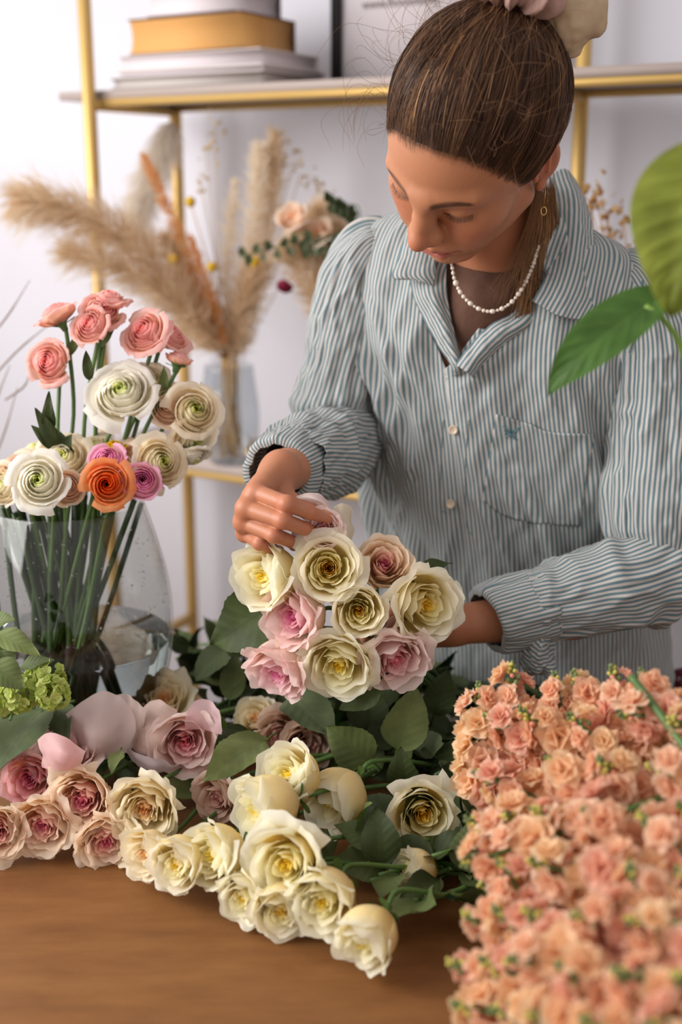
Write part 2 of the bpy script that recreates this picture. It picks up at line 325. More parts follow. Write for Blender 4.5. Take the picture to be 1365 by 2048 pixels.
# petal ---------------------------------------------------------------------------------
def petal(phi, w, Rb, Rt, H, flare, ruf, rg, sp=.06, nu=11, nv=12, point=.12, base=.18, lean=0.):
    u = np.linspace(-1, 1, nu); v = np.linspace(0, 1, nv)**.8; U, Vv = np.meshgrid(u, v)
    body = 1-(1-np.clip(Vv/.62, 0, 1))**2.4
    r = Rb*(base+(1-base)*body)
    r = r+(Rt-Rb)*sstep(.45, 1.0, Vv)
    top = 1-.20*np.abs(U)**2.6*1-.0*Vv
    tipw = 1+point*np.exp(-(U/.3)**2)*.6
    h = H*Vv*(1-(1-top*tipw)*Vv**1.5)
    cl = np.clip((Vv-.72)/.28, 0, 1)
    r = r+flare*cl**1.6; h = h-flare*.85*cl**2.2
    k = np.clip((Vv-.5)/.5, 0, 1)**2
    ph = rg.rand(5)*6.28; rr = ruf*k*(np.sin(U*4.1+ph[0])*.6+np.sin(U*8.3+ph[1])*.45+np.sin(U*15+ph[2])*.22)
    r = r+rr; h = h+ruf*k*(np.sin(U*5.7+ph[3])*.5+np.sin(U*12.+ph[4])*.35)
    r = r*(1+sp*U)
    az = phi+w*U*(1-.16*Vv**3)
    X = r*np.cos(az)+lean*Vv*np.cos(phi); Y = r*np.sin(az)+lean*Vv*np.sin(phi)
    return np.stack([X, Y, h], -1).reshape(-1, 3), grid_faces(nu, nv), Vv.ravel(), np.abs(U).ravel()
def mixc(a, b, t): t = np.asarray(t)[..., None]; return np.asarray(a)*(1-t)+np.asarray(b)*t
def pal(**k): return {a: np.array(lin(c)) for a, c in k.items()}
PAL = {
 'cream':  pal(rim=(246, 240, 222), base=(240, 222, 168), midrim=(250, 236, 196), mid=(254, 218, 138), crim=(252, 198, 100), core=(238, 150, 40), outb=(238, 222, 182)),
 'cream2': pal(rim=(248, 244, 226), base=(238, 218, 160), midrim=(250, 238, 202), mid=(254, 222, 142), crim=(253, 206, 104), core=(244, 178, 48), outb=(240, 226, 190)),
 'ivory':  pal(rim=(246, 236, 214), base=(240, 220, 176), midrim=(246, 230, 200), mid=(240, 214, 172), crim=(238, 186, 140), core=(196, 100, 78), outb=(238, 222, 190)),
 'pink':   pal(rim=(244, 214, 212), base=(246, 220, 204), midrim=(242, 192, 202), mid=(236, 170, 188), crim=(224, 140, 176), core=(198, 92, 138), outb=(240, 208, 188)),
 'peachpink': pal(rim=(246, 224, 204), base=(242, 212, 182), midrim=(242, 206, 192), mid=(226, 160, 164), crim=(208, 122, 146), core=(170, 72, 104), outb=(240, 212, 184)),
 'pale':   pal(rim=(246, 224, 220), base=(242, 216, 204), midrim=(244, 206, 206), mid=(236, 180, 186), crim=(226, 150, 158), core=(176, 84, 92), outb=(246, 224, 208)),
 'mauve':  pal(rim=(226, 176, 180), base=(228, 190, 172), midrim=(214, 146, 158), mid=(196, 116, 136), crim=(180, 96, 120), core=(142, 58, 84), outb=(232, 200, 182)),
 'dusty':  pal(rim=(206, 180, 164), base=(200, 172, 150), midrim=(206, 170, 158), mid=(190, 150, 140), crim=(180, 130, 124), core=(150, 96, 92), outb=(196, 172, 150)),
 'rpink':  pal(rim=(244, 190, 184), base=(240, 188, 166), midrim=(242, 180, 174), mid=(236, 160, 156), crim=(230, 146, 142), core=(212, 112, 112), outb=(240, 190, 168)),
 'rwhite': pal(rim=(250, 246, 240), base=(242, 236, 216), midrim=(248, 244, 232), mid=(238, 234, 208), crim=(222, 226, 160), core=(160, 184, 80), outb=(246, 238, 222)),
 'rcream': pal(rim=(246, 234, 216), base=(240, 224, 192), midrim=(246, 236, 212), mid=(236, 228, 188), crim=(212, 216, 140), core=(150, 172, 70), outb=(244, 228, 204)),
 'rpeach': pal(rim=(244, 222, 204), base=(240, 206, 182), midrim=(242, 214, 192), mid=(236, 196, 168), crim=(230, 180, 150), core=(196, 140, 90), outb=(244, 216, 196)),
 'rmauve': pal(rim=(236, 178, 206), base=(226, 168, 178), midrim=(228, 160, 192), mid=(212, 138, 170), crim=(200, 120, 152), core=(120, 60, 80), outb=(232, 186, 198)),
 'rorange': pal(rim=(238, 146, 108), base=(236, 150, 96), midrim=(234, 128, 84), mid=(226, 108, 66), crim=(206, 86, 50), core=(90, 40, 30), outb=(238, 168, 130)),
 'ryellow': pal(rim=(196, 160, 70), base=(180, 150, 60), midrim=(190, 150, 60), mid=(180, 140, 50), crim=(160, 120, 40), core=(120, 90, 30), outb=(190, 160, 80)),
}
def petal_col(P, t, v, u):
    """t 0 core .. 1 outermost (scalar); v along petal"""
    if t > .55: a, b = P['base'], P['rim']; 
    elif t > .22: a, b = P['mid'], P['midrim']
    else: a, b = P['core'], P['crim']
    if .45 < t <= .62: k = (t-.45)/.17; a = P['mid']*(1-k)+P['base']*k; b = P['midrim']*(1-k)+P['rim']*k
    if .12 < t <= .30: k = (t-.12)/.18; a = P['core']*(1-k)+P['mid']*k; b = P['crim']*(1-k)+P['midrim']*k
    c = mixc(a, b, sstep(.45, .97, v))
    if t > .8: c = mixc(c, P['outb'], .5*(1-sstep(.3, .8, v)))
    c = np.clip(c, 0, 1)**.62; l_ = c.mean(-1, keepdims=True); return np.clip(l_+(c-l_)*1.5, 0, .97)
KEEP = []
def hides(p):
    w_ = np.asarray(p)-EYE; z = w_@FW; x = 682.5+FPX*w_[0]/z; y = 1024-FPX*(w_@UP)/z
    return any((x-a)**2+(y-b)**2 < r*r and z < d+.02 for a, b, r, d in KEEP)
def rose_head(kind, R, openness, seed, P, ruf=None):
    """returns core (V,F,C), list of outer petals, H, body radius. local +z = face"""
    rg = np.random.RandomState(seed); parts = []; outer = []
    if kind == 'rose':
        H = R*(1.92-.72*openness); Rbody = R*(.92-.22*openness); n = 27; ni = 17; ruf = .028 if ruf is None else ruf
        no = 7; lim = .32+.15*openness
        for i in range(n):
            t = (i+.5)/n
            if i < ni:
                q = i/ni; rt = R*(.045+(lim-.05)*q**1.05); rb = rt*.86; h = H*(.78+.09*q+.02*rg.randn()); wd = 1.65-.55*q; fl = R*.02*q; tc = .03+.42*q
            else:
                q = (i-ni)/(n-ni); rt = R*(lim+.03+(.86-lim)*q); rb = min(rt*.92, Rbody*(.80+.2*q)); h = H*(.88+.10*math.sin(math.pi*min(1, .2+.7*q))+.02*rg.randn()); wd = 1.12-.18*q; fl = R*(.03+.10*openness*q); tc = .50+.28*q
            ph = i*2.39996+rg.randn()*.25
            pv = petal(ph, wd, rb, rt, h, fl, R*ruf*(.45+t), rg, sp=.09, nu=13, nv=10, base=.25)
            parts.append((pv[0], pv[1], petal_col(P, tc, pv[2], pv[3])))
        for i in range(no):
            q = i/(no-1); ph = i*2.39996+rg.rand()*.4+seed
            fl = R*(.05+.24*q*openness+.05*rg.rand()); rt = R*(.84+.16*q)-fl*.35
            pv = petal(ph, .98-.10*q+.1*rg.rand(), Rbody*(1.0+.05*q), rt, H*(.98-.10*q*openness+.05*rg.rand()), fl, R*ruf*(1.1+.8*q), rg, sp=.05, nu=17, nv=14, base=.22, point=.16)
            outer.append((pv[0], pv[1], petal_col(P, .78+.22*q, pv[2], pv[3])))
    elif kind == 'ranunculus':
        H = R*(1.15); Rbody = R; n = 40; ruf = .02 if ruf is None else ruf
        for i in range(n):
            t = (i+.5)/n; rb = R*(.14+.80*t); ang = .40+.62*t   # shells open further outwards
            rt = rb*(.55+.45*t*(.6+.5*openness)); h = H*(.62+.30*math.sin(math.pi*min(1., .25+.7*t)))*(1-.18*t*openness)
            ph = i*2.39996+rg.randn()*.3; wd = 1.25-.45*t
            pv = petal(ph, wd, rb, rt, h, R*.12*t*t*openness, R*ruf*(.4+t), rg, sp=.10, nu=11, nv=9, base=.15, point=0)
            parts.append((pv[0], pv[1], petal_col(P, t*.85, pv[2], pv[3])))
        for i in range(6):
            ph = i*2.39996+rg.rand(); q = i/5
            pv = petal(ph, .72+.1*rg.rand(), R*.95, R*(.96+.12*openness), H*(.70-.16*q*openness), R*(.12+.22*openness*rg.rand()), R*ruf*2.4, rg, sp=.04, nu=13, nv=12, base=.12, point=0)
            outer.append((pv[0], pv[1], petal_col(P, .95, pv[2], pv[3])))
    return join(parts), outer, H, Rbody
def calyx_geo(R, seed):
    rg = np.random.RandomState(seed); parts = []
    V, F = lathe([(.0005, -.010), (.0035, -.009), (.0045, -.004), (.0065, 0), (.006, .004), (.0005, .005)], 12); parts.append((V, F))
    for i in range(5):
        ph = i*1.2566+rg.rand()*.3; s = np.linspace(0, 1, 8); L = R*(.7+.25*rg.rand()); dr = .3+.8*rg.rand()
        wv = .0045*np.sin(np.pi*np.clip(s*.92+.06, 0, 1)); rr = .005+R*.62*np.sin(s*1.5)*(.6+.3*dr); zz = L*s**1.3*(1.05-dr)-.002
        c = np.array([math.cos(ph), math.sin(ph)]); p = np.array([-c[1], c[0]])
        V = np.array([[*(c*rr[k]+p*wv[k]*e), zz[k]+abs(e)*.0008] for k in range(8) for e in (-1, 0, 1)]); parts.append((V, grid_faces(3, 8)))
    return join(parts)
def bloom(name, P0, axis, R, kind, pal_, openness=.6, seed=1, label='', cat='flower', group=None, stem_to=None, ruf=None, leaves=0, mid=None, stem_r=.0024, squash=1.0, drop=()):
    """P0 = centre of the face of the bloom (world); axis = where it faces; stem_to = world point"""
    (core, outer, H, Rb) = rose_head(kind, R, openness, seed, PAL[pal_], ruf)
    ax = unit(axis); org = np.asarray(P0)-ax*H*.86; M = frame(org, ax, seed*1.7)
    root = thing(name, label, cat, group=group, M=M)
    V, F, C = core; mesh('inner_petals', V, F, M_petal, root, col=C)
    for i, (V, F, C) in enumerate(outer):
        if i in drop: continue
        mesh('outer_petal', V, F, M_petal, root, col=C)
    V, F = calyx_geo(R, seed); mesh('calyx', V, F, M_stem, root)
    if stem_to is not None:
        st = np.asarray(stem_to, float); L = np.linalg.norm(st-org); m_ = org*.55+st*.45-ax*L*.12 if mid is None else np.asarray(mid, float)
        pts = catmull([org-ax*.004, org-ax*min(.03, L*.25), m_, st], 18)
        V, F = tube(pts, stem_r, 8); mesh('stem', V, F, M_stem, root, local=False)
        rg = np.random.RandomState(seed+77)
        for k in range(leaves):
            b = pts[9+int(8*(k+.5)/leaves)]; d = unit(rg.randn(3)+np.array([0, 0, .3])); d = unit(d-ax*np.dot(d, ax)*.6); tip = b+d*(.045+.02*rg.rand()); tip[2] = max(tip[2], TZ+.006)
            if hides(tip) or hides((tip+b)/2): continue
            add_leaf(root, b+d*.008, tip, np.array([0, -.3, 1])+rg.randn(3)*.4, .030+.01*rg.rand(), LEAFM[rg.randint(0, 3)], seed+k, droop=.3+.5*rg.rand(), petiole=b)
    return root
# ================================================================ the florist: continuous body surface grown from a distance field
class Field:
    def __init__(s, lo, hi, h):
        s.lo = np.array(lo, float); s.h = h; s.n = np.ceil((np.array(hi)-s.lo)/h).astype(int)+1
        s.ax = [s.lo[i]+h*np.arange(s.n[i]) for i in range(3)]; s.D = np.full(s.n, .05, np.float32); s.K = None
    def block(s, lo, hi):
        a = np.clip(np.floor((np.array(lo)-s.lo)/s.h).astype(int), 0, s.n); b = np.clip(np.ceil((np.array(hi)-s.lo)/s.h).astype(int)+1, 0, s.n)
        if np.any(b <= a): return None, None
        sl = tuple(slice(a[i], b[i]) for i in range(3))
        X, Y, Z = np.meshgrid(*[s.ax[i][sl[i]] for i in range(3)], indexing='ij', sparse=False)
        return sl, np.stack([X, Y, Z], -1).astype(np.float32)
    def put(s, f, lo, hi, k, mode='add'):
        m = .03+k; sl, p = s.block(np.array(lo)-m, np.array(hi)+m)
        if sl is None: return
        d = f(p); D = s.D[sl]
        if mode == 'add':
            hh = np.clip(.5+.5*(D-d)/k, 0, 1); s.D[sl] = D*(1-hh)+d*hh-k*hh*(1-hh)
        else:
            hh = np.clip(.5-.5*(D+d)/k, 0, 1); s.D[sl] = D*(1-hh)-d*hh+k*hh*(1-hh)
    def cone(s, a, b, ra, rb=None, k=.01, mode='add'):
        a = np.array(a, float); b = np.array(b, float); rb = ra if rb is None else rb; ba = b-a; L = max(ba@ba, 1e-9)
        def f(p):
            t = np.clip(((p-a)@ba)/L, 0, 1); return np.linalg.norm(p-a-t[..., None]*ba, axis=-1)-(ra+(rb-ra)*t)
        r = max(ra, rb); s.put(f, np.minimum(a, b)-r, np.maximum(a, b)+r, k, mode)
    def ell(s, c, r, k=.01, mode='add', R=None):
        c = np.array(c, float); r = np.array(r, float)
        def f(p):
            q = p-c
            if R is not None: q = q@np.asarray(R)
            k0 = np.linalg.norm(q/r, axis=-1); k1 = np.linalg.norm(q/(r*r), axis=-1)+1e-9; return k0*(k0-1)/k1
        m = r.max() if R is not None else r; s.put(f, c-m, c+m, k, mode)
    def sym(s, fn, a, *rest, **kw):
        for sg in (-1, 1):
            m = np.array([sg, 1, 1]); args = [m*np.array(x) if isinstance(x, tuple) and len(x) == 3 and i == 0 else x for i, x in enumerate(rest)]
            getattr(s, fn)(m*np.array(a), *args, **kw)
    def mesh(s):
        D = s.D; n = D.shape; sg = D < 0
        c = np.zeros((n[0]-1, n[1]-1, n[2]-1), np.int8)
        for i in (0, 1):
            for j in (0, 1):
                for k in (0, 1): c += sg[i:n[0]-1+i, j:n[1]-1+j, k:n[2]-1+k]
        act = (c > 0) & (c < 8); I = np.argwhere(act); idm = np.full(act.shape, -1, np.int64); idm[act] = np.arange(len(I))
        acc = np.zeros((len(I), 3)); cnt = np.zeros(len(I))
        cor = [(i, j, k) for i in (0, 1) for j in (0, 1) for k in (0, 1)]
        val = {q: D[I[:, 0]+q[0], I[:, 1]+q[1], I[:, 2]+q[2]].astype(float) for q in cor}
        for q in cor:
            for ax in range(3):
                if q[ax]: continue
                q2 = list(q); q2[ax] = 1; q2 = tuple(q2); a, b = val[q], val[q2]; m = (a < 0) != (b < 0)
                t = np.where(m, a/(np.where(m, a-b, 1)), 0); pt = np.tile(np.array(q, float), (len(I), 1)); pt[:, ax] = t
                acc[m] += pt[m]; cnt[m] += 1
        V = s.lo+s.h*(I+acc/cnt[:, None]); F = []
        for ax in range(3):
            b_, c_ = (ax+1) % 3, (ax+2) % 3
            A = [slice(None)]*3; B = [slice(None)]*3; A[ax] = slice(0, n[ax]-1); B[ax] = slice(1, n[ax])
            m = sg[tuple(A)] != sg[tuple(B)]; E = np.argwhere(m); E = E[(E[:, b_] > 0) & (E[:, c_] > 0) & (E[:, b_] < n[b_]-1) & (E[:, c_] < n[c_]-1)]
            def g(db, dc):
                X = E.copy(); X[:, b_] -= db; X[:, c_] -= dc; return idm[X[:, 0], X[:, 1], X[:, 2]]
            q = np.stack([g(1, 1), g(0, 1), g(0, 0), g(1, 0)], 1); neg = sg[E[:, 0], E[:, 1], E[:, 2]]
            q[~neg] = q[~neg][:, ::-1]; F.append(q)
        F = np.vstack(F); return V, F[(F >= 0).all(1)]
# head frame, from the landmarks of the photograph: x her left, y the way the face looks, z her crown
HO = np.array([.146, 1.3885, 1.487]); HS = 1.06
HM = np.array([[.8211, -.4558, -.3435], [-.5361, -.4095, -.7382], [-.1958, -.7903, .5806]]).T   # columns left, fwd, up
def HW(p): return HO+HS*(np.asarray(p, float)@HM.T)
def HL(p): return (np.asarray(p, float)-HO)@HM/HS
SKIN = np.array(lin((186, 128, 95))); SK_RED = np.array(lin((186, 104, 80))); LIP = np.array(lin((178, 98, 90)))
def build_head():
    f = Field((-.10, -.125, -.165), (.10, .14, .15), .0015)
    f.ell((0, -.014, .042), (.073, .096, .088), .01)
    f.ell((0, .022, .032), (.0705, .067, .080), .02)
    f.ell((0, .030, -.028), (.058, .051, .062), .02)
    f.sym('cone', (.054, .004, -.040), (.020, .066, -.079), .017, .014, k=.022)
    f.ell((0, .074, -.083), (.018, .017, .014), .016)
    f.sym('ell', (.043, .055, -.010), (.023, .024, .022), k=.022)
    f.sym('ell', (.030, .068, -.038), (.020, .020, .024), k=.022)
    f.sym('cone', (.010, .0885, .031), (.048, .069, .033), .0090, .0075, k=.014)
    f.sym('ell', (.0315, .1025, .0165), (.0165, .012, .009), k=.014, mode='sub')
    f.sym('ell', (.0315, .0715, .0160), (.0160, .0150, .0110), k=.006)
    f.sym('cone', (.018, .0885, .0080), (.046, .0775, .0110), .0012, .001, k=.003, mode='sub')
    f.cone((0, .087, .030), (0, .109, -.009), .0092, .0090, k=.013)
    f.ell((0, .1135, -.0165), (.0105, .0105, .0095), .008)
    f.sym('ell', (.0128, .1000, -.0205), (.0066, .0098, .0066), k=.009)
    f.sym('cone', (.005, .096, .004), (.009, .098, -.014), .0060, .0065, k=.010)
    f.cone((0, .1045, -.0235), (0, .097, -.028), .0048, k=.005)
    f.sym('ell', (.0068, .1045, -.0280), (.0030, .0042, .0030), k=.003, mode='sub')
    f.ell((0, .0815, -.048), (.026, .016, .024), .014)
    f.sym('cone', (.004, .0975, -.0490), (.024, .0870, -.0530), .0048, .0026, k=.005)
    f.cone((-.012, .0940, -.0600), (.012, .0940, -.0600), .0060, k=.006)
    f.sym('cone', (.0, .1010, -.0545), (.0285, .0870, -.0520), .0012, .0012, k=.003, mode='sub')
    f.sym('ell', (.0300, .0855, -.0520), (.003, .004, .0035), k=.006, mode='sub')
    f.ell((0, .094, -.0715), (.014, .005, .004), k=.008, mode='sub')
    # ears
    a = math.radians(14); R = np.array([[math.cos(.42), math.sin(.42), 0], [-math.sin(.42), math.cos(.42), 0], [0, 0, 1]]).T
    for sg in (-1, 1):
        Rm = np.diag([sg, 1, 1])@R
        f.ell((sg*.0785, -.016, .006), (.0055, .0175, .030), .004, R=Rm)
        f.ell((sg*.0860, -.015, .010), (.0050, .0105, .020), .003, 'sub', R=Rm)
        f.ell((sg*.0850, -.006, -.006), (.0060, .0070, .009), .003, 'sub', R=Rm)
        f.cone((sg*.0815, -.019, .022), (sg*.0825, -.012, -.006), .0022, .0018, k=.003)
        f.ell((sg*.0760, -.008, -.025), (.0045, .0080, .0085), .004)
        f.ell((sg*.0765, .003, -.003), (.0034, .0034, .005), .005)
    V, F = f.mesh(); W = HW(V)
    # skin colouring (pigment: flush, lips, brows)
    x, y, z = V.T; ax = np.abs(x); C = np.tile(SKIN, (len(V), 1))
    n1 = vnoise(V*70)*.5+vnoise(V*160)*.3
    def blob(c, r): return np.exp(-(((ax-c[0])/r[0])**2+((y-c[1])/r[1])**2+((z-c[2])/r[2])**2))
    red = .55*blob((.044, .07, -.018), (.02, .03, .018))+.65*blob((0, .116, -.018), (.014, .012, .012))+.6*blob((.08, -.012, .0), (.012, .03, .04))+.25*blob((0, .08, -.09), (.02, .02, .012))+.12*n1
    C = mixc(C, SK_RED, np.clip(red, 0, 1))
    lipm = sstep(.0280, .020, ax)*np.clip(sstep(.0068, .0045, np.abs(z+.0535+.00*ax+(-.0022)*(z > -.0535)*np.cos(ax*160)*.5)), 0, 1)*(y > .083)
    C = mixc(C, LIP, lipm*.85); C = mixc(C, lin((120, 62, 56)), .7*sstep(.0016, .0005, np.abs(z+.0545-ax*.09))*sstep(.031, .027, ax)*(y > .075))
    bz = .0305+.006*np.sin(np.clip((ax-.012)/.04, 0, 1)*2.6); bw = .0042*(1-.5*np.clip((ax-.02)/.032, 0, 1))
    brow = sstep(bw*1.5, bw*.5, np.abs(z-bz))*sstep(.010, .015, ax)*sstep(.055, .047, ax)*(y > .04)
    C = mixc(C, lin((78, 52, 38)), np.clip(brow*(.85+.35*n1), 0, .92))
    lash = sstep(.0021, .0009, np.abs(z-.0092-(ax-.018)*.09))*sstep(.016, .020, ax)*sstep(.049, .045, ax)*(y > .06)
    C = mixc(C, lin((60, 40, 34)), lash*.85)
    hm = z-np.interp(y, [-.12, -.05, -.03, -.012, .004, .022, .046, .066, .080], [-.060, -.052, -.045, -.014, -.004, .004, .044, .077, .090]); C = mixc(C, lin((84, 58, 42)), .6*sstep(.001, .008, hm+.002*n1)*(ax < .0765))  # hair stubble and root shadow painted brown into the skin along the hairline
    fr = np.clip(vnoise(V*420)-.62, 0, 1)*3*np.clip(blob((.03, .09, -.005), (.035, .04, .02)), 0, 1); C = mixc(C, lin((150, 88, 60)), np.clip(fr, 0, .6))
    return W, F[:, ::-1], C
def build_neck():
    f = Field((-.08, 1.32, 1.05), (.40, 1.72, 1.50), .003)
    base = aty(1010, 500, 1.545); c1 = HW((0, -.028, -.015)); sh_r = np.array([.075, 1.585, 1.335]); sh_l = np.array([.325, 1.505, 1.295]); mid = (sh_r+sh_l)/2
    f.cone(c1, base, .047, .054, .02)
    f.cone(HW((0, -.018, -.045)), aty(975, 560, 1.515), .032, .04, .03)
    f.cone(sh_r, sh_l, .042, .042, .05)
    f.ell(mid+np.array([-.015, .0, -.09]), (.13, .085, .14), .05, R=np.array([[.94, -.34, 0], [.34, .94, 0], [0, 0, 1]]).T)
    f.cone(aty(905, 590, 1.505), aty(965, 600, 1.475), .008, .008, .02)
    f.cone(aty(1060, 600, 1.475), aty(985, 605, 1.475), .008, .008, .02)
    V, F = f.mesh(); n1 = vnoise(V*60)
    return V, F, mixc(np.tile(SKIN, (len(V), 1)), SK_RED, .12+.1*n1)
def hand(f, wrist, elbow, mcp, pip, dip, tip, rad, thumb, kn=.010):
    """mcp..tip: 4 rows of points index..little; thumb: list of 4 points"""
    f.cone(elbow, wrist, .034, .0235, .01)
    wd = unit(np.subtract(mcp[3], mcp[0]))
    for k in range(4):
        w_ = np.asarray(wrist)+wd*(-.012+.008*k)
        f.cone(w_, mcp[k], .0165, .0118 if k < 3 else .0105, .012)
    for k in range(3): f.cone((np.asarray(mcp[k])*.75+np.asarray(wrist)*.25), (np.asarray(mcp[k+1])*.75+np.asarray(wrist)*.25), .012, .0115, .008)
    for k in range(4):
        r = rad[k]
        f.cone(mcp[k], pip[k], r*1.12, r*1.0, .0025); f.cone(pip[k], dip[k], r*.98, r*.88, .0018); f.cone(dip[k], tip[k], r*.88, r*.70, .0018)
        f.ell(pip[k], (r*1.06,)*3, .004)
        f.ell(mcp[k], (r*1.22,)*3, .006)
    t = thumb; f.cone(t[0], t[1], .0165, .0125, .012); f.cone(t[1], t[2], .0115, .0098, .003); f.cone(t[2], t[3], .0098, .0074, .002); f.ell(t[2], (.0106,)*3, .003)
def nail(P, d, nrm, L=.010, Wd=.0085):
    u = np.linspace(-1, 1, 7); v = np.linspace(0, 1, 7); U, Vv = np.meshgrid(u, v); d = unit(d); nrm = unit(np.asarray(nrm)-d*np.dot(nrm, d)); s = np.cross(d, nrm)
    hw = Wd/2*(1-.25*Vv**4); pts = np.asarray(P)+((Vv*L)[..., None])*d+((U*hw)[..., None])*s+((-.0022*U*U-.0012*Vv**2)[..., None])*nrm
    return pts.reshape(-1, 3), grid_faces(7, 7)
def build_hands():
    out = []; nails = []
    # her right hand plucks a petal
    wr = aty(558, 948, 1.335); el = aty(650, 905, 1.50)
    mcp = [aty(513, 985, 1.270), aty(493, 1016, 1.262), aty(488, 1044, 1.268), aty(491, 1066, 1.280)]
    pip = [aty(574, 1008, 1.235), aty(566, 1041, 1.232), aty(549, 1070, 1.238), aty(520, 1086, 1.252)]
    dip = [aty(620, 1025, 1.248), aty(607, 1056, 1.250), aty(583, 1083, 1.262), aty(546, 1098, 1.272)]
    tip = [aty(647, 1034, 1.262), aty(628, 1062, 1.272), aty(588, 1092, 1.284), aty(560, 1100, 1.292)]
    th = [aty(545, 975, 1.325), aty(578, 1003, 1.300), aty(622, 1024, 1.285), aty(655, 1036, 1.268)]
    f = Field(np.min(mcp+tip+[wr], 0)-.06, np.max(mcp+tip+[wr, th[0]], 0)+.07, .0012); f.lo, f.h
    hand(f, wr, el, mcp, pip, dip, tip, [.0088, .0088, .0083, .0073], th)
    V, F = f.mesh(); out.append((V, F, mcp+pip+dip)); d = np.subtract(tip[0], dip[0])
    nails.append(nail(np.array(tip[0])-unit(d)*.004+np.array([0, -.0052, .0034]), d, (0.1, -.75, .55)))
    # her left hand, round the stems behind the bouquet
    wr = aty(905, 1250, 1.365); el = aty(1150, 1225, 1.41)
    mcp = [wr+np.array(v) for v in ((-.072, -.012, .020), (-.076, .000, .002), (-.074, .010, -.016), (-.067, .018, -.032))]
    pip = [m+np.array(v) for m, v in zip(mcp, ((-.030, -.020, -.018), (-.032, -.016, -.018), (-.028, -.012, -.016), (-.022, -.008, -.014)))]
    dip = [m+np.array(v) for m, v in zip(pip, ((-.004, -.022, -.012), (-.004, -.022, -.012), (-.002, -.02, -.012), (-.002, -.016, -.010)))]
    tip = [m+np.array(v) for m, v in zip(dip, ((.014, -.014, -.004), (.014, -.014, -.004), (.014, -.012, -.004), (.012, -.010, -.004)))]
    th = [wr+np.array(v) for v in ((-.025, -.018, .016), (-.050, -.036, .026), (-.070, -.052, .020), (-.086, -.062, .006))]
    f = Field(np.min(mcp+tip+[wr], 0)-.05, np.maximum(np.max(mcp+tip+[wr], 0), aty(1090, 1240, 1.40))+.05, .0016)
    hand(f, wr, el, mcp, pip, dip, tip, [.0088, .0088, .0083, .0073], th)
    V, F = f.mesh(); out.append((V, F, mcp+pip+dip))
    res = []
    for V, F, kn in out:
        C = np.tile(SKIN*.96, (len(V), 1)); n1 = vnoise(V*90); red = .15+.12*n1
        for p in kn: red = red+.40*np.exp(-((V-np.asarray(p))**2).sum(1)/.011**2)
        res.append((V, F, mixc(C, SK_RED, np.clip(red, 0, .75))))
    return res, nails
def skin_mat():
    m = mat('skin', attr=True, rough=.46, spec=.45, sss=.35, bump=(420, .10)); return m
M_skin = skin_mat()
woman = thing('person', 'woman in a blue and white striped shirt bowing over roses, hair tied up', 'person', (0.24, 1.66, 0.0))
_h, NAILS = build_hands()
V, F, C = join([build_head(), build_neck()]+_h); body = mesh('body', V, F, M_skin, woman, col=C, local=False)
V, F = join(NAILS); mesh('fingernail', V, F, mat('dark_red_polish', lin((96, 30, 38)), .2), woman, local=False)
